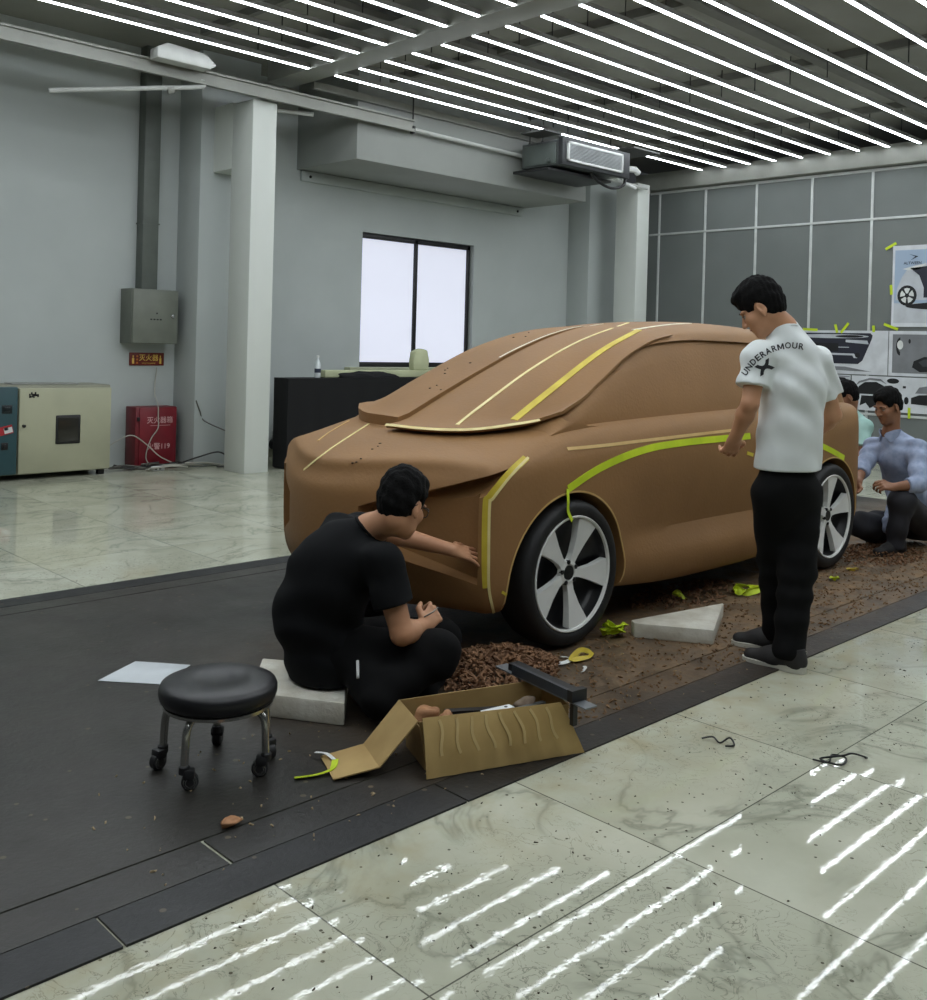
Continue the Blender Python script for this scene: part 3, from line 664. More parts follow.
# bumper corner recess (near side carved out)
def Rz(a): return Matrix.Rotation(a,4,'Z')
if 1:
    # air-curtain pocket: floor slopes up and away, back wall faces forward-left
    y0,y1=2.985,3.47
    A=[(2.30,3.47),(2.845,3.47),(3.075,3.02),(3.03,2.985),(2.93,2.965),(2.30,2.965)]
    zlo=[.53,.53,.385,.36,.33,.30]; zhi=[.70,.70,.765,.79,.80,.83]
    zhi=[.655,.672,.80,.825,.835,.85]
    n=len(A); vs=[(A[i][0],A[i][1],zlo[i]) for i in range(n)]+[(A[i][0],A[i][1],zhi[i]) for i in range(n)]
    b=MB(); b.faces(vs,[tuple(range(n-1,-1,-1)),tuple(range(n,2*n))]+[(i,(i+1)%n,n+(i+1)%n,n+i) for i in range(n)])
    bmesh.ops.triangulate(b.bm,faces=b.bm.faces)
    b2=MB(); b2.faces([(x,YC+(YC-y)*.955,z) for x,y,z in vs],[tuple(range(n-1,-1,-1)),tuple(range(n,2*n))]+[(i,(i+1)%n,n+(i+1)%n,n+i) for i in range(n)]); bmesh.ops.triangulate(b2.bm,faces=b2.bm.faces)
    boole(body,cutter(b)); boole(body,cutter(b2))
pts=[(2.79,3.47,.675),(3.185,2.925,.872),(2.49,3.17,.675),(2.985,2.625,.872),(3.045,2.93,.755),(2.845,2.63,.755),(2.80,3.47,.64),(2.50,3.17,.64),(3.13,3.04,.83),(3.065,3.05,.74)]
b=MB(); vs=[b.bm.verts.new(p) for p in pts]; bmesh.ops.convex_hull(b.bm,input=vs); boole(body,cutter(b))
b=MB(); vs=[b.bm.verts.new((x,YC+(YC-y)*.955,z)) for x,y,z in pts]; bmesh.ops.convex_hull(b.bm,input=vs); boole(body,cutter(b))
for o in (body,cab):
    bm=bmesh.new(); bm.from_mesh(o.data); bmesh.ops.remove_doubles(bm,verts=bm.verts,dist=2e-4); bm.to_mesh(o.data); bm.free()
    shade(o.data,28)
def adopt(o,p):
    o.parent=p; o.matrix_parent_inverse=pmat(p).inverted()
adopt(body,car); adopt(cab,car)
# windscreen slabs laid over the cabin
def slab(name,x_lo,ys,x_hi,off,th):
    b=MB(); NX=22; top=[];bot=[]
    for j,y0 in enumerate(ys):
        a=[];c=[]
        for i in range(NX+1):
            t=i/NX; x=x_lo(y0)+(x_hi-x_lo(y0))*t; y=math.copysign(min(abs(y0),abs(y0)/.70*pc(YR,x)*.97),y0); o=off*(1-t)**.6*(1-.93*sst(.62,.97,abs(y0)/.70)*sst(0,.22,t)); z=max(G(x,y),hood(x,y)-.0)+o+.002*(1-t)
            a.append(b.bm.verts.new((x,YC+y,z))); c.append(b.bm.verts.new((x+.008*(1-t),YC+y,z-th*(1-t)-.004)))
        top.append(a);bot.append(c)
    ny=len(ys)
    for j in range(ny-1):
        for i in range(NX):
            b.bm.faces.new((top[j][i],top[j][i+1],top[j+1][i+1],top[j+1][i])); b.bm.faces.new((bot[j][i],bot[j+1][i],bot[j+1][i+1],bot[j][i+1]))
        b.bm.faces.new((top[j][0],top[j+1][0],bot[j+1][0],bot[j][0])); b.bm.faces.new((top[j][NX],bot[j][NX],bot[j+1][NX],top[j+1][NX]))
    for i in range(NX):
        b.bm.faces.new((top[0][i],bot[0][i],bot[0][i+1],top[0][i+1])); b.bm.faces.new((top[-1][i],top[-1][i+1],bot[-1][i+1],bot[-1][i]))
    return b.build(name,M_clay,car,smooth=30)
def lip(y): return pc([(-.70,3.66),(-.655,3.47),(-.55,3.31),(-.45,3.235),(-.33,3.18),(-.2,3.145),(0,3.13)],y)
scr_near=slab('windscreen_slab',lip,[-.70+.7*k/14 for k in range(15)],4.75,.030,.010)
def lip2(y): return pc([(0,3.215),(.3,3.25),(.5,3.33),(.66,3.46)],y)
scr_far=slab('windscreen_slab',lip2,[.008+.64*k/12 for k in range(13)],4.7,.05,.07)
scr_far['label']='far half of the windscreen, thicker and cut back further'
# -- tape lines stuck to the clay
def bvh(objs):
    vs=[];fs=[]
    for o in objs:
        k=len(vs); mw=pmat(o); vs+= [mw@v.co for v in o.data.vertices]; fs+=[[k+i for i in p.vertices] for p in o.data.polygons]
    return BVHTree.FromPolygons(vs,fs)
BV=bvh([body,cab,scr_near,scr_far]); EYE=V((0,0,HC))
def pray(x,y): return (fw+cr*((x-463.5)/F)-cu_*((y-CY)/F)).normalized()
def onto(pts,n=6):
    P=[];N=[]
    for p in spl([(a,c,0) for a,c in pts],n):
        h=BV.ray_cast(EYE,pray(p.x,p.y))
        if h[0] is None: continue
        nn=h[1]
        if nn.dot(EYE-h[0])<0: nn=-nn
        P.append(h[0]);N.append(nn)
    # calm the normals
    N=[sum((N[max(0,min(len(N)-1,i+d))] for d in (-2,-1,0,1,2)),V()).normalized() for i in range(len(N))]
    return P,N
M_cream_t=mat('cream_tape',(236,222,160),.5,c2=(226,208,140),scale=8); M_yel_t=mat('yellow_tape',(216,196,66),.5,c2=(196,172,50),scale=8); M_wht_t=mat('white_tape',(240,234,208),.5); M_tan_t=mat('tan_tape',(208,176,112),.5,c2=(196,160,96),scale=8)
def tape(pts,w,m,label=None,n=6,lift=.0015):
    P,N=onto(pts,n)
    if len(P)<2: return
    b=MB(); ribbon(b,[p+q*lift for p,q in zip(P,N)],N,w,.0015); o=b.build('tape_line',m,car,smooth=60)
    if label: o['label']=label
    return o
tape([(304,470),(320,457),(338,444),(369,424)],.012,M_cream_t,'thin cream tape line along the bonnet centre')
tape([(318,441),(330,432),(349,421)],.010,M_tan_t)
tape([(457,425),(480,407),(530,370),(580,341),(634,321)],.018,M_cream_t,'cream tape line running up the windscreen')
tape([(514,420),(550,391),(600,352),(639,330)],.036,M_yel_t,'broad yellow tape line running up the windscreen')
tape([(633,330),(680,324),(745,324)],.02,M_wht_t,'white tape line along the roof edge')
P=[];N=[]
for k in range(14):
    h=BV.ray_cast(V((3.95+.07*k,YC+.022,3)),V((0,0,-1)))
    if h[0]: P.append(h[0]+V((0,0,.002))); N.append(h[1] if h[1].z>0 else -h[1])
b=MB(); ribbon(b,P,N,.012,.0012); b.build('tape_line',M_wht_t,car,smooth=60)
tape([(526,458),(508,475),(490,497),(486.5,506),(485.5,560),(486.5,588)],.034,M_yel_t,'yellow tape edging the front bumper corner',8)
tape([(528,458),(511,475),(493,498),(489.5,506),(488.5,560),(489,590),(494,614)],.012,M_cream_t,None,8,.004)
tape([(567,449),(600,446),(650,440),(735,430)],.016,M_tan_t,'thin tan tape line above the lime tape')
tape([(568,489),(600,468),(640,451),(680,443),(750,436)],.036,M_lime,'broad lime tape along the door side')
tape([(822,446),(832,451),(844,458)],.036,M_lime,'lime tape end above the rear wheel arch')
tape([(747,453),(753,455)],.02,M_yel_t)
P=[];N=[]
for k in range(40):
    y0=-.002-.672*k/39; x=lip(y0); y=-min(-y0,-y0/.70*pc(YR,x)*.97); t=.004; z=max(G(x,y),hood(x,y))+.030*(1-.93*sst(.62,.97,-y0/.70)*sst(0,.22,t))
    P.append(V((x-.001,YC+y,z+.003))); N.append(V((-.55,-.35,.75)))
b=MB(); ribbon(b,P,N,.016,.0015); o=b.build('tape_line',M_cream_t,car,smooth=60); o['label']='cream tape along the lower windscreen edge'
tape([(502,592),(508,596)],.012,M_yel_t)
# loose tape end hanging in the front wheel arch
P0,N0=onto([(567,489),(568,490)],1); p=P0[0]
b=MB(); ribbon(b,spl([p+V((0,-.004,0)),p+V((-.012,-.02,-.05)),p+V((-.005,-.015,-.10)),p+V((.02,-.02,-.145))],5),V((.2,-1,.1)),.022,.001); o=b.build('tape_line',M_lime,car,smooth=60); o['label']='lime tape end hanging loose over the front tyre'
# pale edging round the arches
for ax in AX:
    pts=[];nr=[]
    for k in range(41):
        a=math.radians(-14+208*k/40); q=V((ax+(AR+.006)*math.cos(a),2.5,AZ+(AR+.006)*math.sin(a))); h=BV.ray_cast(q,V((0,1,0)))
        if h[0] is None or h[0].y>3.05: continue
        pts.append(h[0]+V((0,-.0015,0))); nr.append(V((0,-1,0)))
    b=MB(); ribbon(b,pts,nr,.008,.001); b.build('arch_edging',M_tan_t,car,smooth=60)
# screw holes and nicks in the bonnet and windscreen clay
b=MB(); rnd=random.Random(3)
for (x,y) in [(373,449),(378,446),(362,458),(357,461),(352,463),(381,443),(413,378),(445,371),(461,345),(477,334),(479,333),(513,337),(526,336),(528,332),(446,374),(448,368),(441,390),(430,388),(470,362),(436,385)]:
    h=BV.ray_cast(EYE,pray(x+rnd.uniform(-1,1),y+rnd.uniform(-1,1)))
    if h[0] is None: continue
    r=rnd.uniform(.005,.009); b.ball(h[0],(r,r,.003),8)
o=b.build('clay_nick',mat('nick_dark',(60,44,30),.9),car); o['kind']='stuff'
# wheels
M_tyre=mat('tyre_rubber',(24,24,25),.62,c2=(17,17,18),scale=12,bump=.1); M_rim=mat('rim_silver',(232,233,229),.35,c2=(222,224,220),scale=4); M_rimk=mat('rim_black',(16,16,18),.35)
def wheel(cx,cy,side,rot):
    # axle along Y, outer face towards side*Y
    Mw=Matrix.Translation((cx,cy,.352))@Matrix.Rotation(PI/2 if side<0 else -PI/2,4,'X')
    R,wd=.345,.11
    b=MB(); pr=[(.262,-.10),(.27,-.105),(.30,-.112),(.325,-.10),(.338,-.075),(.345,-.04),(.345,.04),(.338,.075),(.325,.098),(.305,.106),(.285,.104),(.272,.098),(.264,.088)]
    b.lathe(pr,64,Mw,cap=False); ty=b.build('wheel',M_tyre,car,smooth=50)
    b=MB(); b.lathe([(.266,.09),(.270,.099),(.266,.103),(.258,.099),(.256,.088)],64,Mw,cap=False); b.build('rim',M_rim,ty,smooth=50)
    b=MB(); b.lathe([(0,-.0),(.10,.005),(.235,.02),(.252,.05),(.258,.09),(.262,.0),(.0,-.06)],40,Mw,cap=False); b.build('rim_dish',M_rimk,ty,smooth=60)
    for k in range(5):
        a0=rot+2*PI*k/5
        def P(r,a,z): return Mw@V((r*math.cos(a),r*math.sin(a),z))
        outline=[(.045,-.42),(.09,-.22),(.16,-.2),(.254,-.22),(.257,-.05),(.257,.10),(.255,.24),(.252,.31),(.16,.25),(.09,.24),(.045,.5)]
        n=len(outline); vs=[P(r,a0+a*(1 if side<0 else -1),.062+.03*(r/.258)) for r,a in outline]+[P(r,a0+a*(1 if side<0 else -1),.035+.02*(r/.258)) for r,a in outline]
        b=MB(); b.faces(vs,[tuple(range(n)),tuple(range(2*n-1,n-1,-1))]+[(i,n+i,n+(i+1)%n,(i+1)%n) for i in range(n)])
        b.build('spoke',M_rim,ty,flat=True)
    b=MB(); b.lathe([(.062,.05),(.058,.069),(.04,.073),(.036,.066),(0,.066)],28,Mw); b.build('hub',M_rim,ty)
    b=MB(); b.lathe([(.034,.066),(.033,.072),(0,.074)],20,Mw); b.build('hub_cap',M_rimk,ty)
    for k in range(5):
        a=rot+.62+2*PI*k/5; b=MB(); b.lathe([(.011,.06),(.011,.076),(.006,.078),(0,.074)],6,Mw@Matrix.Translation((.05*math.cos(a),.05*math.sin(a),0))); b.build('wheel_bolt',M_rimk,ty)
    b=MB(); b.lathe([(.19,-.02),(.19,-.035),(0,-.035)],32,Mw,cap=True); b.build('brake_disc',mat('brake_dark',(40,40,42),.4,metal=.6),ty)
    return ty
wheel(3.60,3.015,-1,math.radians(63)); wheel(6.225,3.015,-1,math.radians(85)); wheel(3.60,2*YC-3.015,1,.3); wheel(6.225,2*YC-3.015,1,.9)
# steel armature the clay sits on, and jack stands hidden beneath
b=MB(); b.box(3.2,6.7,3.35,4.13,.17,.235,.01); b.build('chassis',M_black,car)
# ------------------------------------------------------------------ things on and around the plate
ZP=.006
def at(px,py,depth): return EYE+(fw+cr*((px-463.5)/F)-cu_*((py-CY)/F))*depth     # a point seen at (px,py), depth metres ahead
# wheeled stool
SX,SY=1.70,2.835
st=thing('work_stool','low round black padded stool on five chrome legs with castors','stool',(SX,SY,ZP),0)
M_leather=mat('black_leather',(30,30,33),.38,c2=(24,24,27),scale=10,bump=.05); M_chrome=mat('chrome_tube',(186,186,182),.22,metal=.9); M_cast=mat('castor_plastic',(34,34,36),.5)
def lz(prof,z=0,n=40): return [(r,q+z) for r,q in prof]
b=MB(); b.lathe([(.0,.225),(.17,.225),(.182,.232),(.188,.25),(.188,.268),(.182,.282),(.165,.29),(.12,.293),(.075,.292),(.07,.289),(.0,.289)],48,Matrix.Translation((SX,SY,ZP))); seat=b.build('seat',M_leather,st,smooth=50)
b=MB(); b.lathe([(.10,.212),(.175,.212),(.177,.222),(.17,.226),(.1,.226)],40,Matrix.Translation((SX,SY,ZP))); b.build('seat_ring',M_chrome,st)
for k,a in enumerate([math.radians(v) for v in (138,205,300,351,60)]):
    ca,sa=math.cos(a),math.sin(a)
    def P(r,z): return (SX+r*ca,SY+r*sa,ZP+z)
    b=MB(); b.tube(spl([P(.09,.208),P(.13,.206),P(.158,.19),P(.168,.16),P(.172,.10),P(.174,.058)],5),.0125,10); lg=b.build('leg',M_chrome,st,smooth=60)
    b=MB(); b.lathe([(.017,.05),(.017,.072),(.012,.076)],12,Matrix.Translation(P(.174,0))); b.build('castor_collar',M_cast,lg)
    side=a+.9+k*1.3; c,s_=math.cos(side),math.sin(side); cen=V(P(.174,.026))+V((c*.018,s_*.018,0))
    Mw=Matrix.Translation(cen)@Matrix.Rotation(side,4,'Z')@Matrix.Rotation(PI/2,4,'X')
    b=MB(); b.lathe([(.0,-.017),(.018,-.017),(.026,-.011),(.026,.011),(.018,.017),(0,.017)],20,Mw); w1=b.build('castor_wheel',M_cast,lg)
    for q in (-1,1):
        b=MB(); b.lathe([(.0125,.0172*q),(.019,.0165*q),(.021,.0150*q)],20,Mw,cap=False); b.build('castor_ring',M_chrome,lg)
    b=MB(); b.box(-.022,.014,-.021,.021,.0,.032,.008,Matrix.Translation(cen+V((0,0,.008)))@Matrix.Rotation(side,4,'Z')); b.build('castor_hood',M_cast,lg)
# paper
b=MB(); pp=[V(tuple(_)) for _ in ((1.762,3.86,.0075),(1.93,3.665,.0075),(2.14,3.80,.0075),(1.985,3.99,.0075))]
b.faces([p for p in pp]+[p+V((0,0,.0015)) for p in pp],[(3,2,1,0),(4,5,6,7),(0,1,5,4),(1,2,6,5),(2,3,7,6),(3,0,4,7)])
tag(b.build('paper_sheet',mat('paper',(206,212,216),.6),flat=True),'white paper sheet lying on the dark plate behind the stool','paper')
# foam blocks
M_foam=mat('white_foam',(214,212,200),.8,c2=(190,184,168),scale=9,bump=.25,bscale=70)
def slabpoly(pts,z0,h,name,label,cat,bev=.008,m=None):
    b=MB(); b.prism([(p[0],p[1]) for p in pts],h,Matrix.Translation((0,0,z0)),bev); return tag(b.build(name,m or M_foam,smooth=40),label,cat)
P0=V((2.225,2.845)); e1=V((-.57,.82)).normalized(); e2=V((.64,.77)).normalized()
pts=[P0,P0+e2*.42,P0+e2*.42+e1*.37,P0+e1*.37+e2*.02]
area=sum(pts[i].x*pts[(i+1)%4].y-pts[(i+1)%4].x*pts[i].y for i in range(4))
slabpoly(pts if area>0 else pts[::-1],ZP,.085,'foam_block','white foam block the man in black sits on','foam block')
tri=[(3.965,2.83),(4.165,2.515),(4.66,2.76),(4.0,2.875)]
slabpoly(tri,ZP,.072,'foam_block','white triangular foam block lying by the front wheel','foam block')
slabpoly([(5.80,2.915),(5.96,2.90),(6.0,3.05),(5.84,3.08)],ZP,.05,'foam_block','small white foam wedge in front of the rear wheel','foam block',.004)
# cardboard box
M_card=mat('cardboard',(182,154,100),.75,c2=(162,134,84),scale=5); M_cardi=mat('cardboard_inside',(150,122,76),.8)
ux=V((.918,-.397,0)); uy=V((.397,.918,0)); BO=V((2.17,2.385,ZP)); BL,BW,BH=.54,.205,.165
def bp(a,c,z): return BO+ux*a+uy*c+V((0,0,z))
bx=thing('cardboard_box','open cardboard box of tools and clay lumps on the plate edge','box',bp(BL/2,BW/2,0))
def panel(name,q,th=.004,m=None,label=None):
    q=[V(p) for p in q]; n=(q[1]-q[0]).cross(q[3]-q[0]).normalized()*th
    b=MB(); b.faces(q+[p+n for p in q],[(3,2,1,0),(4,5,6,7),(0,1,5,4),(1,2,6,5),(2,3,7,6),(3,0,4,7)]); o=b.build(name,m or M_card,bx,flat=True)
    if label: o['label']=label
    return o
panel('base',[bp(.03,0,.003),bp(BL,0,.003),bp(BL,BW,.003),bp(.03,BW,.003)],m=M_cardi)
panel('side_wall',[bp(.03,0,.004),bp(BL,0,.004),bp(BL,0,BH),bp(0,0,BH)],m=M_cardi)
panel('side_wall',[bp(BL,BW,.004),bp(.03,BW,.004),bp(0,BW,BH),bp(BL,BW,BH+.02)])
panel('end_wall',[bp(BL,0,.004),bp(BL,BW,.004),bp(BL,BW,BH+.02),bp(BL,0,BH)])
panel('end_wall',[bp(.03,BW,.004),bp(.03,0,.004),bp(.03,0,.12),bp(.03,BW,.12)],m=M_cardi)
panel('end_flap',[bp(0,0,BH),bp(0,BW,BH),bp(-.125,BW-.005,.028),bp(-.125,.005,.028)],label='slanting end flap')
panel('end_flap',[bp(-.125,.005,.028),bp(-.125,BW-.005,.028),bp(-.275,BW-.01,.006),bp(-.275,.01,.006)],label='outer flap lying on the plate')
# long front flap folded down, with pale glue streaks
b=MB(); q0,q1,q2,q3=bp(.01,-.004,BH+.012),bp(BL-.03,-.004,BH+.012),bp(BL+.055,-.022,.002),bp(0.01,-.062,.002)
NXF=24; nrm=(q1-q0).cross(q3-q0).normalized()*-1
rows=[]
for j in range(5):
    t=j/4; rows.append([(q0.lerp(q1,i/NXF)).lerp(q3.lerp(q2,i/NXF),t)+nrm*(.004*math.sin(i*1.9)*t+.006*math.sin(PI*t)) for i in range(NXF+1)])
vs=[p for r in rows for p in r]+[p+nrm*.004 for r in rows for p in r]; o_=5*(NXF+1); fs=[]
for j in range(4):
    for i in range(NXF):
        a=j*(NXF+1)+i; c=a+NXF+1; fs+=[(a,a+1,c+1,c),(o_+a,o_+c,o_+c+1,o_+a+1)]
for i in range(NXF): fs+=[(i,o_+i,o_+i+1,i+1),(4*(NXF+1)+i,4*(NXF+1)+i+1,o_+4*(NXF+1)+i+1,o_+4*(NXF+1)+i)]
for j in range(4): a=j*(NXF+1); c=a+NXF+1; fs+=[(a,c,o_+c,o_+a),(a+NXF,o_+a+NXF,o_+c+NXF,c+NXF)]
b.faces(vs,fs); fl=b.build('front_flap',mat('cardboard_flap',(190,162,106),.75,c2=(166,138,84),scale=4),bx,smooth=50); 
M_glue=mat('glue_streak',(196,170,116),.6)
for k in range(8):
    t0=.11+.108*k; b=MB(); pts=[]
    for j in range(7):
        t=.06+.1*j; pts.append((q0.lerp(q1,t0+.012*math.sin(j*.9+k))).lerp(q3.lerp(q2,t0+.012*math.sin(j*.9+k)),t)+nrm*(.0065+.006*math.sin(PI*t)))
    ribbon(b,pts,nrm,.010,.0008); b.build('glue_streak',M_glue,fl,smooth=60)
# contents
M_lump=mat('clay_lump',(172,124,84),.7,c2=(140,98,64),scale=14,bump=.3)
def lump(c,r,seed,name,label,cat='clay lump',m=None,group=None):
    rnd=random.Random(seed); b=MB(); bmesh.ops.create_icosphere(b.bm,subdivisions=3,radius=1)
    ph=[rnd.uniform(0,6) for _ in range(9)]; zc=c[2]
    for v in b.bm.verts:
        p=v.co.copy(); d=1+.16*math.sin(3*p.x+ph[0])*math.sin(2.6*p.y+ph[1])+.10*math.sin(6*p.z+ph[2]+2*p.x)+.07*math.sin(9*p.y+ph[3])
        v.co=V((p.x*r[0]*d+c[0],p.y*r[1]*d+c[1],p.z*r[2]*d+zc))
    return tag(b.build(name,m or M_lump,smooth=180),label,cat,group)
p=bp(.075,.14,.128); lump(p,(.05,.033,.032),1,'clay_lump','longest brown clay lump in the left end of the cardboard box')
p=bp(.135,.10,.118); lump(p,(.032,.03,.035),2,'clay_lump','round brown clay lump in the left end of the cardboard box')
p=bp(.44,.12,.135); lump(p,(.045,.03,.025),3,'clay_lump','grey-brown clay lump at the right end inside the cardboard box',m=mat('clay_dull',(112,96,80),.8))
p=bp(.09,.11,.05); lump(p,(.06,.075,.045),4,'clay_lump','large dark clay lump at the bottom of the cardboard box',m=mat('clay_dark',(90,66,48),.85))
def at_box(mb,a0,c0,a1,c1,z,w,h):
    A,B=bp(a0,c0,z),bp(a1,c1,z); d=(B-A).normalized(); s=d.cross(V((0,0,1)))*w/2; up=V((0,0,h))
    mb.faces([A-s,A+s,B+s,B-s,A-s+up,A+s+up,B+s+up,B-s+up],[(3,2,1,0),(4,5,6,7),(0,1,5,4),(1,2,6,5),(2,3,7,6),(3,0,4,7)])
b=MB(); at_box(b,.15,.16,.40,.12,.118,.03,.012); tag(b.build('steel_rule',M_black,flat=True),'black flat bar inside the cardboard box along its back wall','tool')
g=thing('plastic_scraper','white plastic scraper with a hole sticking out of the cardboard box','tool',bp(.3,.08,.13))
b=MB(); at_box(b,.25,.06,.37,.09,.142,.032,.006); b.build('blade',M_white,g,flat=True)
b=MB(); c=bp(.345,.083,.1485); b.lathe([(0,0),(.006,0),(.006,.001),(0,.001)],10,Matrix.Translation(c)); b.build('hole',M_black,g)
b=MB(); at_box(b,.33,.05,.50,.10,.14,.02,.006); tag(b.build('steel_file',M_gal,flat=True),'grey metal strip inside the cardboard box beside the white scraper','tool')
b=MB(); at_box(b,.04,.03,.5,.045,.05,.06,.06); tag(b.build('tool_case',M_black,flat=True),'black tool case low inside the cardboard box','tool')
g=thing('straightedge','black and grey straightedge tool laid across the box right end','tool',(2.68,2.3,.2))
A,B=V((2.71,2.53,.205)),V((2.655,2.06,.190)); d=(B-A).normalized(); s=d.cross(V((0,0,1))).normalized()
def bar(mb,t0,t1,w,z0,z1,off=0):
    a,c=A.lerp(B,t0)+s*off,A.lerp(B,t1)+s*off; k=s*w/2
    mb.faces([a-k+V((0,0,z0)),a+k+V((0,0,z0)),c+k+V((0,0,z0)),c-k+V((0,0,z0)),a-k+V((0,0,z1)),a+k+V((0,0,z1)),c+k+V((0,0,z1)),c-k+V((0,0,z1))],[(3,2,1,0),(4,5,6,7),(0,1,5,4),(1,2,6,5),(2,3,7,6),(3,0,4,7)])
b=MB(); bar(b,0,1,.055,0,.005); b.build('blade',mat('blade_grey',(124,128,132),.4,metal=.4),g,flat=True)
b=MB(); bar(b,.12,.86,.05,.0055,.03,-.012); b.build('handle',M_black,g,flat=True)
b=MB(); bar(b,.2,.86,.014,.0055,.04,.022); b.build('rail',mat('rail_grey',(70,74,80),.4,metal=.4),g,flat=True)
b=MB(); bar(b,.83,.88,.07,.006,.045); b.build('clamp',M_black,g,flat=True)
b=MB(); bar(b,.84,.875,.02,-.075,.0,.015); b.build('blade_stop',M_black,g,flat=True)
# clay shavings (nobody could count them)
def shavings(name,n,fn,m,label,seed,size=(.006,.02)):
    rnd=random.Random(seed); b=MB()
    for i in range(n):
        x,y,z=fn(rnd); s=rnd.uniform(*size); M_=Matrix.Translation((x,y,z+s*.25))@Euler((rnd.uniform(-.9,.9),rnd.uniform(-.9,.9),rnd.uniform(0,6.3))).to_matrix().to_4x4()
        l=s*rnd.uniform(.7,2.0); vs=[M_@V(q) for q in ((-l,-s*.5,0),(l*.8,-s*.6,s*.2),(l,s*.5,0),(-l*.7,s*.6,s*.3),(0,0,s*.9),(0,0,-s*.3))]
        b.faces(vs,[(0,1,4),(1,2,4),(2,3,4),(3,0,4),(1,0,5),(2,1,5),(3,2,5),(0,3,5)])
    o=b.build(name,m,flat=True); o['kind']='stuff'; o['label']=label; o['category']='clay shavings'; return o
M_chip=mat('clay_chip',(138,102,72),.85,c2=(104,74,52),scale=18); M_chip2=mat('clay_crumb',(140,112,82),.9,c2=(112,86,60),scale=14); M_chip3=mat('pale_crumb',(168,148,116),.9)
def heap(cx,cy,rx,ry,h):
    def f(r):
        while 1:
            u,v=r.uniform(-1,1),r.uniform(-1,1)
            if u*u+v*v<1: break
        return cx+u*rx,cy+v*ry,ZP+h*(1-u*u-v*v)*r.random()**.4
    return f
shavings('clay_shavings',1500,heap(3.10,2.93,.33,.24,.085),M_chip,'heap of brown clay shavings under the front bumper beside the seated man',1,(.007,.017))
def strew(x0,x1,y0,y1,p=1.6):
    def f(r): 
        t=r.random(); return x0+(x1-x0)*r.random(),y0+(y1-y0)*r.random()**p,ZP
    return f
shavings('clay_crumbs',2600,strew(2.9,9.2,2.98,2.3,.9),M_chip2,'brown clay crumbs strewn on the plate along the car side',2,(.003,.010))
shavings('clay_crumbs',260,strew(1.2,5.5,2.2,3.0,1),M_chip3,'pale crumbs scattered on the plate around the box and stool',3,(.002,.006))
shavings('clay_crumbs',500,heap(6.95,2.95,.45,.3,.03),M_chip,'brown clay crumbs piled behind the rear wheel by the man in blue',4,(.006,.016))
shavings('clay_crumbs',350,heap(4.9,3.15,.5,.2,.03),M_chip,'brown clay crumbs under the car door',5,(.006,.014))
shavings('floor_grit',320,lambda r:(1.2+r.random()*4,1.2+r.random()*.92,0),mat('grit_dark',(64,54,40),.9),'dark grit scattered on the pale floor tiles along the plate',6,(.0015,.004))
# lime tape scraps
def scrap(c,r,seed,n,w,name,label,m=M_lime,group='discarded tape scraps'):
    rnd=random.Random(seed); pts=[];a=rnd.random()*6
    for i in range(n):
        a+=rnd.uniform(.7,2.2); q=rnd.uniform(.35,1); pts.append((c[0]+r[0]*q*math.cos(a),c[1]+r[1]*q*math.sin(a),ZP+w*.35+r[2]*rnd.random()))
    P=spl(pts,6); N=[V((math.sin(i*.5),math.cos(i*.37),.9+.6*math.sin(i*.23))).normalized() for i in range(len(P))]
    b=MB(); ribbon(b,P,N,w,.001); bm=b.bm
    lo=min(v.co.z for v in bm.verts); 
    for v in bm.verts: v.co.z+=ZP+.002-lo
    return tag(b.build(name,m,smooth=60),label,'tape scrap',group)
scrap((3.915,2.90),(.085,.075,.055),1,16,.035,'tape_scrap','crumpled ball of lime tape at the front wheel, left of the triangular foam')
scrap((3.52,2.79),(.13,.05,.012),2,7,.022,'tape_scrap','flat yellow tape scrap between the clay heap and the lime tape ball',M_yel_t)
scrap((5.22,2.95),(.13,.09,.03),3,10,.035,'tape_scrap','crumpled lime tape just left of the standing man legs')
scrap((4.76,3.10),(.045,.035,.03),4,7,.03,'tape_scrap','small lime tape scrap behind the triangular foam block')
scrap((6.30,2.80),(.05,.03,.012),5,5,.022,'tape_scrap','small yellow tape scrap below the rear wheel',M_yel_t)
scrap((5.95,2.76),(.06,.03,.012),6,5,.025,'tape_scrap','small lime tape scrap right of the standing man legs')
def strip_(pts,w,m,name,label,nrm=V((0,.3,1))):
    b=MB(); ribbon(b,spl([(x,y,z+ZP) for x,y,z in pts],6),nrm,w,.001); return tag(b.build(name,m,smooth=60),label,'tape scrap','discarded tape scraps')
strip_([(1.84,2.60,.006),(1.90,2.57,.008),(1.96,2.565,.012),(2.0,2.60,.02)],.022,M_lime,'tape_scrap','curved lime tape strip in front of the box flap')
strip_([(2.0,2.605,.018),(2.0,2.65,.024),(1.985,2.69,.02)],.014,M_white,'tape_scrap','narrow white tape strip beside the box flap')
strip_([(3.34,2.86,.01),(3.33,2.80,.012),(3.39,2.775,.014),(3.45,2.80,.012),(3.44,2.85,.01)],.016,M_white,'tape_scrap','white curl of tape beside the clay heap',V((.3,-.6,.8)))
strip_([(3.36,2.66,.006),(3.40,2.675,.012),(3.42,2.70,.008)],.014,M_white,'tape_scrap','tiny white tape curl on the plate right of the straightedge')
lump((1.53,2.47,ZP+.012),(.03,.02,.012),8,'clay_scrap','small tan clay scrap on the plate before the stool','clay scrap',M_lump)
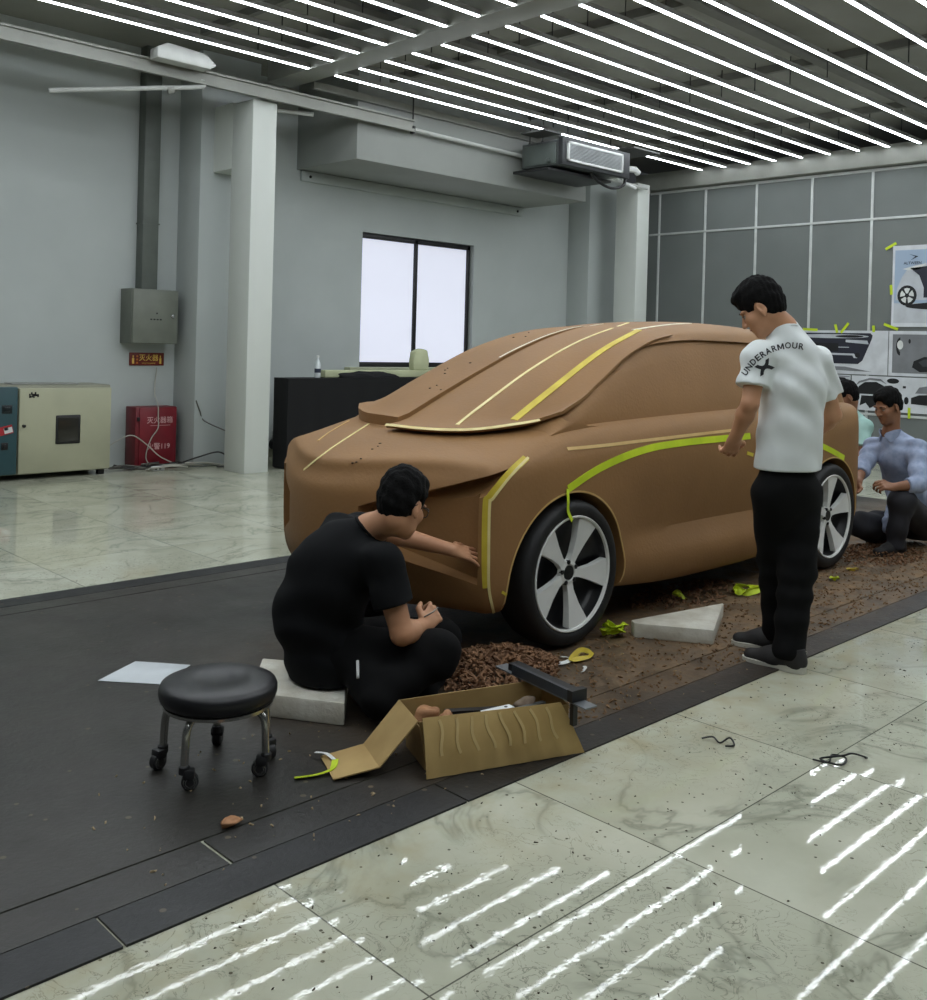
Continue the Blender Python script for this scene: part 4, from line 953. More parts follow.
# black twists of wire on the tiles
def wire(pts,label):
    b=MB(); b.tube(spl([(x,y,.006+z) for x,y,z in pts],6),.0035,6); return tag(b.build('wire_twist',M_black,smooth=60),label,'wire')
wire([(3.135,1.93,0),(3.16,1.90,.008),(3.15,1.865,.0),(3.19,1.85,.012),(3.17,1.82,.0),(3.13,1.83,.004)],'black zigzag twist of wire on the tiles nearest the plate')
wire([(3.27,1.575,0),(3.27,1.52,.008),(3.33,1.535,.012),(3.36,1.50,.004),(3.30,1.49,.0),(3.27,1.55,.01),(3.34,1.50,.018),(3.41,1.50,.006),(3.43,1.46,.0),(3.40,1.45,.01)],'black looped twist of wire on the tiles farther right')
# black covered table with bottle and foam pieces
M_cloth=mat('black_cloth',(14,14,16),.95)
tb=thing('covered_table','long table wrapped to the floor in black cloth under the window','table',(7.45,9.1,0))
b=MB(); b.box(6.16,8.75,8.97,9.22,.93,.98); b.build('table_top',M_black,tb,flat=True)
for (x,y) in ((6.22,9.0),(8.68,9.0),(6.22,9.18),(8.68,9.18)):
    b=MB(); b.box(x-.025,x+.025,y-.025,y+.025,0,.93); b.build('leg',M_black,tb,flat=True)
b=MB(); n=56; vs=[]
def edge(t):
    per=[(6.12,8.95),(8.78,8.95),(8.78,9.25),(6.12,9.25)]; L=[2.66,.30,2.66,.30]; d=t*sum(L)
    for i in range(4):
        if d<=L[i]: a,c=per[i],per[(i+1)%4]; f=d/L[i]; return a[0]+(c[0]-a[0])*f,a[1]+(c[1]-a[1])*f
        d-=L[i]
    return per[0]
for z,amp in ((.985,0),(.96,.004),(.5,.012),(.01,.02)):
    for i in range(n):
        x,y=edge(i/n); cx,cy_=7.45,9.10; o=amp*math.sin(i*2.4); vs.append((x+(o if abs(x-cx)>1.2 else 0),y+(o if abs(y-cy_)>.14 else 0),z))
fs=[(k*n+i,k*n+(i+1)%n,(k+1)*n+(i+1)%n,(k+1)*n+i) for k in range(3) for i in range(n)]+[tuple(range(n))]
b.faces(vs,fs); b.build('cloth',M_cloth,tb,smooth=45)
bt=thing('water_bottle','clear plastic water bottle with dark label on the black table','bottle',(6.56,9.03,.99))
Mb=Matrix.Translation((6.56,9.03,.99))
b=MB(); b.lathe([(0,0),(.032,0),(.035,.01),(.035,.14),(.032,.155),(.018,.195),(.014,.205),(.014,.225)],20,Mb); b.build('body',mat('clear_plastic',(215,220,222),.15,c2=(205,212,214)),bt,smooth=50)
b=MB(); b.lathe([(.0355,.055),(.0358,.056),(.0358,.10),(.0355,.101)],20,Mb,cap=False); b.build('label_band',mat('bottle_label',(44,52,72),.5),bt)
b=MB(); b.lathe([(.016,.222),(.016,.245),(.0,.247)],14,Mb); b.build('cap',M_white,bt)
M_pfoam=mat('pale_green_foam',(192,196,160),.8,c2=(180,184,148),scale=4)
b=MB(); b.box(6.7,8.6,9.08,9.22,.988,1.07,.008); tag(b.build('foam_plank',M_pfoam),'long pale green foam plank lying on the black table','foam plank')
b=MB(); b.prism([(-.12,0),(.12,0),(.135,.12),(.10,.25),(.0,.27),(-.11,.23),(-.13,.10)],.1,Matrix.Translation((8.17,9.2,1.07))@RX,.02); tag(b.build('foam_block',M_pfoam),'rounded pale foam block standing on the foam plank at the window','foam block')
b=MB(); bmesh.ops.create_icosphere(b.bm,subdivisions=4,radius=1)
for v in b.bm.verts:
    p=v.co; d=1+.18*math.sin(4*p.x+1)*math.sin(3*p.y)+.1*math.sin(9*p.x+4*p.z)+.06*math.sin(14*p.y+3*p.x)
    v.co=V((7.25+p.x*.42*d,9.03+p.y*.055*d,max(.987,.987+p.z*.07*d)))
tag(b.build('folded_cloth',mat('dark_cloth',(24,24,26),.95)),'crumpled dark cloth lying on the right of the black table','cloth')
# ------------------------------------------------------------------ people: smooth implicit bodies, one continuous surface each
def nv(v): return np.array(v,dtype=np.float32)
class Sdf:
    def __init__(s,k=.02): s.p=[]; s.k=k; s.cuts=[]; s.noise=None
    def cone(s,a,b,ra,rb,k=None,flat=None,cuts=None): s.p.append(('c',nv(a),nv(b),ra,rb,s.k if k is None else k,flat,cuts,False)); return s
    def chain(s,pts,rs,k=None,flat=None):
        for i in range(len(pts)-1): s.cone(pts[i],pts[i+1],rs[i],rs[i+1],k,flat)
        return s
    def ell(s,c,r,R=None,k=None,sub=False,cuts=None): s.p.append(('e',nv(c),nv(r),None if R is None else np.array(R,dtype=np.float32),None,s.k if k is None else k,None,cuts,sub)); return s
    def cut(s,p,n): s.cuts.append((nv(p),nv(n)/np.linalg.norm(n))); return s
    @staticmethod
    def _prim(q,P):
        if q[0]=='c':
            a,b,r1,r2,fl=q[1],q[2],q[3],q[4],q[6]; pa=P-a; ba=b-a
            if fl is not None:
                n=nv(fl[0]); n/=np.linalg.norm(n); pa=pa+np.outer(pa@n,n)*(1/fl[1]-1); ba=ba+n*(ba@n)*(1/fl[1]-1)
            l2=float(ba@ba)+1e-9; rr=r1-r2; a2=max(l2-rr*rr,1e-9); il=1/l2
            y=pa@ba; z=y-l2; t=pa*l2-np.outer(y,ba); x2=(t*t).sum(1); y2=y*y*l2; z2=z*z*l2; kk=np.sign(rr)*rr*rr*x2
            d=(np.sqrt(np.maximum(x2*a2*il,0))+y*rr)*il-r1
            m1=np.sign(z)*a2*z2>kk; d=np.where(m1,np.sqrt(x2+z2)*il-r2,d)
            m2=(~m1)&(np.sign(y)*a2*y2<kk); d=np.where(m2,np.sqrt(x2+y2)*il-r1,d)
            if fl is not None: d=d*min(1.0,fl[1]**.5)
        else:
            p=P-q[1]
            if q[3] is not None: p=p@q[3]
            k0=np.sqrt(((p/q[2])**2).sum(1))+1e-9; k1=np.sqrt(((p/q[2]**2)**2).sum(1))+1e-9; d=k0*(k0-1)/k1
        if q[7]:
            for c,n in q[7]: n=nv(n); d=np.maximum(d,(P-nv(c))@(n/np.linalg.norm(n)))
        return d
    def ev(s,P):
        d=None
        for q in s.p:
            e=s._prim(q,P); k=max(q[5],1e-4)
            if q[8]: h=np.maximum(k-np.abs(d+e),0)/k; d=np.maximum(d,-e)+h*h*k*.25; continue
            if d is None: d=e; continue
            h=np.maximum(k-np.abs(d-e),0)/k; d=np.minimum(d,e)-h*h*k*.25
        if s.noise: d=d+s.noise(P)
        for c,n in s.cuts: d=np.maximum(d,(P-c)@n)
        return d
    def bounds(s):
        lo=np.full(3,1e9);hi=-lo
        for q in s.p:
            if q[8]: continue
            if q[0]=='c':
                f=1 if q[6] is None else max(1,q[6][1])
                for c,r in ((q[1],q[3]*f),(q[2],q[4]*f)): lo=np.minimum(lo,c-r);hi=np.maximum(hi,c+r)
            else: r=float(q[2].max()); lo=np.minimum(lo,q[1]-r);hi=np.maximum(hi,q[1]+r)
        return lo-.04,hi+.04
    def mesh(s,name,h=.005):
        lo,hi=s.bounds(); B=8; nb=np.ceil((hi-lo)/(h*B)).astype(int)+1; n=nb*B+1
        cc=[lo[i]+(np.arange(nb[i])+.5)*h*B for i in range(3)]
        g=np.stack(np.meshgrid(*cc,indexing='ij'),-1).reshape(-1,3).astype(np.float32); dc=s.ev(g).reshape(nb)
        act=np.abs(dc)<h*B*1.9
        vol=np.repeat(np.repeat(np.repeat(np.where(dc<0,-1,1).astype(np.float32),B,0),B,1),B,2)
        vol=np.pad(vol,((0,1),)*3,mode='edge')
        # evaluate every sample of the active blocks, the shared faces included
        mk=np.zeros(n,bool); A=np.argwhere(act)
        for dx in (0,1):
            for dy in (0,1):
                for dz in (0,1):
                    pass
        mb_=np.repeat(np.repeat(np.repeat(act,B,0),B,1),B,2); mk[:-1,:-1,:-1]|=mb_; mk[1:,:-1,:-1]|=mb_; mk[:-1,1:,:-1]|=mb_; mk[:-1,:-1,1:]|=mb_; mk[1:,1:,1:]|=mb_
        I=np.argwhere(mk); out=np.empty(len(I),np.float32)
        for a in range(0,len(I),400000): out[a:a+400000]=s.ev((lo+I[a:a+400000]*h).astype(np.float32))
        vol[mk]=out
        ins=vol<0
        c8=[(0,0,0),(1,0,0),(0,1,0),(1,1,0),(0,0,1),(1,0,1),(0,1,1),(1,1,1)]
        def sub(v,o): return v[o[0]:n[0]-1+o[0],o[1]:n[1]-1+o[1],o[2]:n[2]-1+o[2]]
        cnt=sum(sub(ins,o).astype(np.int8) for o in c8); C=np.argwhere((cnt>0)&(cnt<8))
        val=np.stack([vol[C[:,0]+o[0],C[:,1]+o[1],C[:,2]+o[2]] for o in c8],1); cp=np.array(c8,np.float32)
        acc=np.zeros((len(C),3),np.float32); w=np.zeros(len(C),np.float32)
        for i in range(8):
            for j in range(i+1,8):
                if sum(abs(np.array(c8[i])-np.array(c8[j])))!=1: continue
                a,bq=val[:,i],val[:,j]; m=(a<0)!=(bq<0); t=np.where(m,a/np.where(m,a-bq,1),0); acc+=np.where(m[:,None],cp[i]+(cp[j]-cp[i])*t[:,None],0); w+=m
        X=lo+(C+acc/np.maximum(w,1)[:,None])*h
        ix=np.full(n-1,-1,np.int32); ix[C[:,0],C[:,1],C[:,2]]=np.arange(len(C))
        F_=[]
        for ax in range(3):
            o=[0,0,0];o[ax]=1; b1,b2=[(1,2),(2,0),(0,1)][ax]
            s0=ins[tuple(slice(0,n[i]-1) for i in range(3))]; s1=ins[tuple(slice(o[i],n[i]-1+o[i]) for i in range(3))]
            E=np.argwhere(s0!=s1); E=E[(E[:,b1]>0)&(E[:,b2]>0)]
            d1=np.zeros(3,int);d1[b1]=1; d2=np.zeros(3,int);d2[b2]=1
            q=np.stack([ix[tuple((E-d1-d2).T)],ix[tuple((E-d2).T)],ix[tuple(E.T)],ix[tuple((E-d1).T)]],1); fl=s0[tuple(E.T)]
            q[~fl]=q[~fl][:,::-1]; F_.append(q[(q>=0).all(1)])
        Q=np.concatenate(F_)
        me=bpy.data.meshes.new(name); me.vertices.add(len(X)); me.vertices.foreach_set('co',X.astype(np.float32).ravel())
        me.loops.add(Q.size); me.loops.foreach_set('vertex_index',Q.ravel().astype(np.int32)); me.polygons.add(len(Q)); me.polygons.foreach_set('loop_start',np.arange(len(Q),dtype=np.int32)*4); me.polygons.foreach_set('loop_total',np.full(len(Q),4,np.int32))
        me.update(); me.validate(); return me
    def build(s,name,m,parent,h=.005,sm=1):
        me=s.mesh(name,h); o=link(name,me,m,parent,180)
        if sm:
            md=o.modifiers.new('s','SMOOTH'); md.iterations=sm; md.factor=.5; apply_mods(o); shade(o.data,180)
        return o
def frame(f,u=(0,0,1)):
    # columns: right, forward, up
    f=V(f).normalized(); r=f.cross(V(u)).normalized(); u=r.cross(f); return Matrix(((r.x,f.x,u.x),(r.y,f.y,u.y),(r.z,f.z,u.z)))
def dirv(az,el=0): a,e=math.radians(az),math.radians(el); return V((math.cos(a)*math.cos(e),math.sin(a)*math.cos(e),math.sin(e)))
HS=.96
def head_fr(c,f,u): 
    R=frame(f,u); c=V(c)
    return (lambda x,y,z: c+R@(V((x,y,z))*HS)),R
def head_prims(S,c,f,u,k=.012):
    L,R=head_fr(c,f,u); q=lambda *r: tuple(v*HS for v in r)
    S.ell(L(0,-.016,.045),q(.075,.095,.084),R,k=.03)
    S.ell(L(0,.028,-.022),q(.062,.068,.084),R,k=.025)
    S.ell(L(0,.04,-.076),q(.047,.048,.038),R,k=.03)
    S.ell(L(0,.074,-.098),q(.021,.018,.017),R,k=.02)
    for sx in (-1,1):
        S.ell(L(sx*.04,.062,-.018),q(.024,.026,.024),R,k=.02)
        S.ell(L(sx*.030,.082,.030),q(.027,.013,.009),R,k=.012)
        S.ell(L(sx*.031,.104,.010),q(.018,.016,.011),R,k=.008,sub=True)
    S.cone(L(0,.088,.018),L(0,.112,-.024),.008*HS,.0125*HS,k=.010)
    for sx in (-1,1): S.ell(L(sx*.013,.098,-.027),q(.010,.012,.008),R,k=.006)
    S.ell(L(0,.091,-.051),q(.023,.010,.006),R,k=.006); S.ell(L(0,.090,-.063),q(.020,.010,.007),R,k=.006)
    for sx in (-1,1):
        tilt=R@Matrix.Rotation(-.25*sx,3,'Z')@Matrix.Rotation(-.2,3,'X')
        S.ell(L(sx*.079,-.006,-.004),q(.008,.020,.033),tilt,k=.006); S.ell(L(sx*.078,.0,-.034),q(.007,.009,.011),tilt,k=.006)
        S.ell(L(sx*.088,-.002,.002),q(.006,.010,.018),tilt,k=.004,sub=True)
def face_parts(body,c,f,u,glasses=False):
    L,R=head_fr(c,f,u); R4=R.to_4x4()
    for sx in (-1,1):
        b=MB(); b.ball(L(sx*.031,.079,.009),.0125*HS,14); e=b.build('eye',mat('eye_white',(170,160,150),.25),body,smooth=180)
        b=MB(); b.ball(L(sx*.031,.0885,.006),(.0052*HS,.0035*HS,.0052*HS),10,R4); b.build('iris',mat('iris_dark',(26,18,14),.2),e,smooth=180)
        b=MB(); b.tube([L(sx*.016,.0935,.0305),L(sx*.031,.0955,.0345),L(sx*.047,.084,.031)],[.0028,.0034,.002],6); b.build('eyebrow',mat('brow_hair',(24,20,18),.8),body,smooth=180)
        b=MB(); b.tube([L(sx*.017,.0855,.012),L(sx*.031,.093,.0155),L(sx*.045,.082,.012)],.0022,6); b.build('eyelid',mat('lid_shadow',(110,76,58),.7),body,smooth=180)
    b=MB(); b.tube([L(-.021,.093,-.057),L(-.008,.1005,-.056),L(.008,.1005,-.056),L(.021,.093,-.057)],.0022,6); b.build('mouth',mat('lip_dark',(122,70,60),.6),body,smooth=180)
    if glasses:
        g=MB()
        for sx in (-1,1):
            ring=[]
            for k in range(20):
                a=2*PI*k/20; cx,cz=math.cos(a),math.sin(a); ring.append(L(sx*.034+.026*math.copysign(abs(cx)**.6,cx),.108-.006*abs(cx),.008+.019*math.copysign(abs(cz)**.6,cz)))
            g.tube(ring,.0022,6,closed=True)
            g.tube([L(sx*.060,.100,.014),L(sx*.078,.04,.014),L(sx*.082,-.005,.016),L(sx*.081,-.03,.0)],.0022,6)
        g.tube([L(-.009,.109,.012),L(0,.112,.014),L(.009,.109,.012)],.002,6)
        o=g.build('glasses',mat('glasses_frame',(20,20,22),.35),body,smooth=180); o['label']='dark framed glasses'
def hair_sdf(c,f,u,top=.0,front=.062,nape=-.055,fringe=.06,noise=.0028,side=.0):
    L,R=head_fr(c,f,u); q=lambda *r: tuple(v*HS for v in r); S=Sdf(.02)
    S.ell(L(0,-.018,.052+top*.4),q(.0835+side,.107,.092+top),R); S.ell(L(0,-.05,.0),q(.074,.066,.075),R,k=.03)
    S.ell(L(0,.045,.092+top),q(.055,.05,.034),R,k=.03)
    S.ell(L(0,.10,-.035),q(.085,.066,fringe+.035+.012),R,k=.010,sub=True)          # the face stays clear
    for sx in (-1,1): S.ell(L(sx*.092,.010,-.014),q(.034,.036,.056),R,k=.006,sub=True)   # around the ears
    dn=R@V((0,.25,-1)); S.cut(L(0,0,nape),dn)
    Ri=np.array(R.inverted(),dtype=np.float32); c0=nv(c)
    S.noise=lambda P:( (lambda p: noise*(np.sin(p[:,0]*170+3*np.sin(p[:,1]*40))*np.sin(p[:,1]*110+p[:,2]*70)+.6*np.sin(p[:,2]*120+p[:,0]*50)))((P-c0)@Ri.T))
    return S
def hand_prims(S,W,d,n,side,curl=(.25,.3,.35,.4),thumb=.6,spread=.10,sc=1.0):
    # W wrist, d towards the fingertips, n out of the back of the hand; side=+1 thumb lies along +(d x n)
    d=V(d).normalized(); n=(V(n)-d*V(n).dot(d)).normalized(); s=d.cross(n).normalized()*side
    P=lambda a,b_,c: V(W)+(d*a+s*b_+n*c)*sc
    S.cone(P(.0,0,0),P(.03,0,0),.024*sc,.026*sc,k=.02,flat=(n,.62))
    for i,o in enumerate((.030,.010,-.010,-.029)): S.cone(P(.02,o*.7,0),P(.082-.004*abs(i-1),o,.0),.0125*sc,.0105*sc,k=.012)
    Ls=[(.040,.024,.018),(.044,.027,.019),(.040,.025,.018),(.032,.019,.016)]
    for i,o in enumerate((.031,.0105,-.0105,-.030)):
        base=P(.084-.005*abs(i-1),o,.001); a=0; sp=spread*(1.5-i)*.66; p=base; r=[.0092,.0084,.0078,.0068]
        for j in range(3):
            a+=curl[i]*(1,1.25,.8)[j]; dd=(d*math.cos(a)-n*math.sin(a)+s*sp*math.cos(a)).normalized()
            q=p+dd*Ls[i][j]*sc; S.cone(p,q,r[j]*sc,r[j+1]*sc,k=.004 if j else .008); p=q
    t0=P(.022,.026,-.006); t1=t0+(d*.55+s*.75-n*.25).normalized()*.038*sc; dv=(d*(1-.3*thumb)+s*.35*(1-thumb)-n*.55*thumb).normalized()
    t2=t1+dv*.030*sc; t3=t2+(dv+d*.2-n*.15).normalized()*.024*sc
    S.chain([t0,t1,t2,t3],[.0145*sc,.0115*sc,.0098*sc,.0078*sc],k=.007)
def folds(fr,amp,dirn,seed=0):
    dn=nv(dirn)
    def f(P):
        t=P@dn; return amp*(np.sin(t*fr+2.2*np.sin(P[:,2]*9+seed)+1.7*np.sin(P[:,0]*11+P[:,1]*7))*.6+.4*np.sin(P[:,2]*fr*.7+P[:,0]*31+1.3*np.sin(P[:,1]*17+seed)))
    return f
M_skin=mat('skin',(196,146,112),.55,c2=(184,132,98),scale=7); M_skin2=mat('skin_tan',(150,106,78),.55,c2=(138,94,68),scale=7)
M_hair=mat('black_hair',(16,15,15),.85,c2=(9,9,9),scale=60,spec=.15,bump=.4,bscale=120)
M_bt=mat('black_tshirt',(18,19,21),.9,c2=(14,15,17),spec=.2,scale=8); M_bp=mat('black_trousers',(11,11,12),.9,c2=(8,8,9),spec=.2,scale=8)
M_wt=mat('white_tshirt',(226,231,230),.8,c2=(219,224,223),scale=5); M_blue=mat('blue_shirt',(166,178,204),.8,c2=(146,160,190),scale=30); M_mint=mat('mint_shirt',(168,204,196),.8,c2=(152,190,182),scale=9)
M_char=mat('charcoal_trousers',(48,48,54),.85,c2=(40,40,46),scale=9); M_shoe=mat('dark_shoe',(40,38,38),.7,c2=(30,29,30),scale=16); M_sole=mat('shoe_sole',(206,204,192),.6)
def shoe(parent,heel,toe,mu=M_shoe,ms=M_sole,w=.046,name='shoe',stripes=False):
    heel,toe=V(heel),V(toe); d=(toe-heel); d.z=0; L=d.length; d.normalize(); s=d.cross(V((0,0,1))); z0=heel.z
    P=lambda a,b_,c: heel+d*(a*L)+s*b_+V((0,0,c))
    S=Sdf(.03); S.cone(P(.14,0,.045),P(.5,0,.04),.040,.042,flat=(s,.9)); S.cone(P(.5,0,.038),P(.86,.004,.030),.044,.034,flat=(V((0,0,1)),.8)); S.cone(P(.17,0,.05),P(.2,0,.095),.040,.042); S.cone(P(.2,0,.085),P(.62,0,.045),.04,.03)
    S.cut(P(.5,0,.014),(0,0,-1)); S.cut(P(.2,0,.112),(-.15*d.x,-.15*d.y,1))
    o=S.build(name,mu,parent,.005)
    # sole: outline prism with a curved toe
    out=[(.03,-.026),(.0,0),(.03,.026),(.2,.036),(.45,.036),(.7,.047),(.88,.036),(.98,.012),(1,-.0),(.97,-.022),(.85,-.040),(.7,-.045),(.45,-.036),(.2,-.036)]
    b=MB(); n=len(out); vs=[P(a,c,.0) for a,c in out]+[P(a,c*1.06,.02+(.008 if a<.3 else 0)) for a,c in out]
    b.faces(vs,[tuple(range(n-1,-1,-1)),tuple(range(n,2*n))]+[(i,(i+1)%n,n+(i+1)%n,n+i) for i in range(n)]); so=b.build('sole',ms,o,smooth=50)
    if stripes:
        for a in (.10,.17,.24):
            b=MB(); ribbon(b,[P(a,.0462,.03),P(a-.03,.043,.06),P(a-.04,.040,.085)],s,.006,.0012); b.build('heel_stripe',M_sole,o)
    b=MB()
    for k in range(4): a=.42+.09*k; b.tube([P(a,-.022,.083-.014*k-.004),P(a+.01,0,.090-.014*k),P(a,.022,.083-.014*k-.004)],.0035,5)
    b.build('laces',M_black,o)
    return o
def person(label,loc):
    return thing('person',label,'person',loc)

# ---- man in the white T-shirt, standing with his back to us, looking down at the car door
def standing():
    pr=person('person standing in white T-shirt, black trousers and dark shoes, looking down at the car',(4.24,2.22,ZP))
    HD=78; rt=dirv(HD-90); fd=dirv(HD)
    pel=at(787,487,4.50); pel_=pel
    hipL,hipR=pel-rt*.088,pel+rt*.088
    ankL,ankR=V((4.345,2.285,.10)),V((4.128,2.115,.10))
    kneeL=at(776,562,4.60); kneeR=at(797,570,4.46)
    waist=at(790,430,4.50); chest=at(794,388,4.50); uch=at(791,355,4.50); nb=at(783,328,4.50)
    shL=at(758,357,4.44); shR=at(817,362,4.56)
    elL=at(750,404,4.40); wrL=at(735,438,4.52); elR=at(833,415,4.62); wrR=at(812,436,4.84)
    hf=dirv(112,-36); hu=dirv(112,54); hc=at(762,309,4.50)
    S=Sdf(.025)
    S.cone(pel,waist,.098,.10,flat=(fd,.8)); S.cone(waist,chest,.10,.125,flat=(fd,.78)); S.cone(chest,uch,.125,.11,flat=(fd,.78)); S.cone(uch,nb,.09,.055)
    S.cone(uch+V((0,0,.0)),shL,.075,.052); S.cone(uch,shR,.075,.052)
    S.cone(nb,hc+(hf*-.025-hu*.05),.057,.052,k=.03)
    for sh,el,wr in ((shL,elL,wrL),(shR,elR,wrR)):
        S.cone(sh,el,.050,.038,k=.02); S.cone(el,el.lerp(wr,.3),.037,.040,k=.015); S.cone(el.lerp(wr,.3),wr,.040,.026,k=.015)
    for hp,kn,an in ((hipL,kneeL,ankL),(hipR,kneeR,ankR)): S.cone(hp+V((0,0,-.05)),kn,.066,.05); S.cone(kn,an,.05,.036)
    for an in (ankL,ankR): S.cone(an,an+V((-.02,.06,-.055)),.038,.03)
    head_prims(S,hc,hf,hu)
    dL=(at(727,459,4.60)-wrL); hand_prims(S,wrL,dL,V((-.6,-.75,.1)),-1,curl=(.35,.45,.55,.6),thumb=.7)
    hand_prims(S,wrR,fd*.9+V((0,0,-.35)),rt*.9+V((0,0,.3)),1,curl=(.4,.45,.5,.5))
    body=S.build('body',M_skin,pr,.0045,1)
    face_parts(body,hc,hf,hu)
    hair=hair_sdf(hc,hf,hu,top=.012,nape=-.06,fringe=.042,side=.004).build('hair',M_hair,pr,.004,1)
    # T-shirt
    T=Sdf(.03)
    hemz=at(787,469,4.5).z; hem=V((pel.x,pel.y,hemz))
    T.cone(hem+V((0,0,-.04)),waist,.166,.158,flat=(fd,.78)); T.cone(waist,chest,.158,.156,flat=(fd,.76)); T.cone(chest,uch+V((0,0,-.01)),.156,.118,flat=(fd,.80)); T.cone(uch,nb+V((0,0,-.024)),.10,.077,k=.03)
    for sh,el in ((shL,elL),(shR,elR)):
        T.cone(uch,sh,.085,.066,k=.03); e=sh.lerp(el,.62); ax=(el-sh).normalized()
        T.cone(sh,sh.lerp(el,.85),.067,.074,k=.03,cuts=[(e,ax)])
    T.cut(hem,(0,0,-1)); T.ell(nb+(hc-nb)*.60+V((0,0,.004)),(.072,.072,.05),frame(fd),k=.01,sub=True)
    nz=folds(64,.0050,(rt*.8+V((0,0,.55))),1); T.noise=nz
    ts=T.build('tshirt',M_wt,pr,.005,2)
    b=MB(); R=frame(fd)
    ring=[]; 
    for k in range(28):
        a=2*PI*k/28; ring.append(nb+R@V((.064*math.cos(a),.058*math.sin(a)-.004,.0-.026*math.sin(a)-.012)))
    b.tube(ring,.006,6,closed=True); b.build('collar',M_wt,ts,smooth=180)
    # lettering and emblem printed across shoulder and upper back, laid on the cloth
    bv=BVHTree.FromPolygons([v.co for v in ts.data.vertices],[list(p.vertices) for p in ts.data.polygons])
    M_print=mat('shirt_print',(24,26,30),.7)
    def drape(me,name,lab=None):
        bm=bmesh.new(); bm.from_mesh(me)
        bmesh.ops.triangulate(bm,faces=bm.faces)
        es=[e for e in bm.edges if e.calc_length()>1.2]; 
        if es: bmesh.ops.subdivide_edges(bm,edges=es,cuts=2)
        for v in bm.verts:
            ray=pray(v.co.x,v.co.y); h=bv.ray_cast(EYE,ray)
            if h[0] is None: v.co=EYE+ray*4.4
            else: v.co=h[0]-ray*.003
        bm.to_mesh(me); bm.free(); me.flip_normals(); o=link(name,me,M_print,ts,None)
        if lab: o['label']=lab
        return o
    path=spl([(743.5,375,0),(747.5,369.5,0),(753,362.5,0),(761,355.8,0),(770,350.4,0),(780,347,0),(791,345.6,0),(804,347.2,0)],12)
    cum=[0]
    for a,c in zip(path,path[1:]): cum.append(cum[-1]+(c-a).length)
    adv=[('U',6),('N',6.3),('D',6.2),('E',5.6),('R',5.9),('A',6.2),('R',5.9),('M',7.4),('O',6.8),('U',6.1),('R',5.9)]
    tot=sum(a for _,a in adv); pos=0; bm=bmesh.new()
    for ch,a in adv:
        d=(pos+a/2)/tot*cum[-1]; pos+=a; i=min(max(k for k in range(len(cum)) if cum[k]<=d),len(path)-2); tdir=path[i+1]-path[i]; pt=path[i]+tdir*((d-cum[i])/max(1e-6,tdir.length))
        me=textmesh(ch,9.0,bold=.2)
        if ch=='M':
            bpy.data.meshes.remove(me); me=bpy.data.meshes.new('m'); q=[((-3,-3.2),(-1.8,-3.2),(-1.8,3.2),(-3,3.2)),((1.8,-3.2),(3,-3.2),(3,3.2),(1.8,3.2)),((-3,3.2),(-1.6,3.2),(.55,-2.2),(-.55,-2.2)),((1.6,3.2),(3,3.2),(.55,-2.2),(-.55,-2.2))]
            me.from_pydata([(x,y,0) for f in q for x,y in f],[],[tuple(range(4*k,4*k+4)) for k in range(4)])
        ws=[v.co.x for v in me.vertices]; sc=(a*cum[-1]/tot-1.1)/(max(ws)-min(ws))
        me.transform(Matrix.Translation((pt.x,pt.y,0))@Matrix.Rotation(math.atan2(tdir.y,tdir.x),4,'Z')@Matrix.Diagonal((sc,-.95,1,1))); bm.from_mesh(me); bpy.data.meshes.remove(me)
    me=bpy.data.meshes.new('lettering'); bm.to_mesh(me); bm.free(); drape(me,'lettering','black arched lettering across the shoulder')
    bm=bmesh.new()
    ca,sa=math.cos(-.55),math.sin(-.55)
    for up in (1,-1):
        pts=[(8.6*t,up*(1.9-7.6*t*t)) for t in [-1+k/8 for k in range(17)]]+[(4.6*t,up*(-2.1-3.6*t*t)) for t in [1-k/6 for k in range(13)]]
        tri=[bm.verts.new((764.6+x*ca-y*sa,367.2+x*sa+y*ca,0)) for x,y in pts]
        n1=17; out,inn=tri[:17],tri[17:]
        bm.faces.new(tri)
    me=bpy.data.meshes.new('emblem'); bm.to_mesh(me); bm.free(); drape(me,'emblem','black crossed-arcs emblem on the left sleeve')
    # trousers
    Q=Sdf(.03)
    top=V((pel.x,pel.y,hemz+.05))
    Q.cone(top,pel+V((0,0,-.02)),.138,.140,flat=(fd,.78)); Q.cut(V((0,0,hemz+.02)),(0,0,1))
    for hp,kn,an in ((hipL,kneeL,ankL),(hipR,kneeR,ankR)):
        Q.cone(hp+V((0,0,-.03)),kn,.100,.080,k=.03); Q.cone(kn,an+V((0,0,-.02)),.080,.068,k=.03)
    Q.ell(pel-fd*.035+V((0,0,-.03)),(.138,.092,.11),frame(fd)); Q.cut(V((0,0,.055)),(0,0,-1)); Q.noise=folds(58,.006,(.3,.2,.9),3)
    Q.build('trousers',M_bp,pr,.0055,2)
    shoe(pr,(4.128,2.03,.002),(4.10,2.325,.002),stripes=True); shoe(pr,(4.375,2.215,.007),(4.255,2.475,.007),stripes=True)
standing()

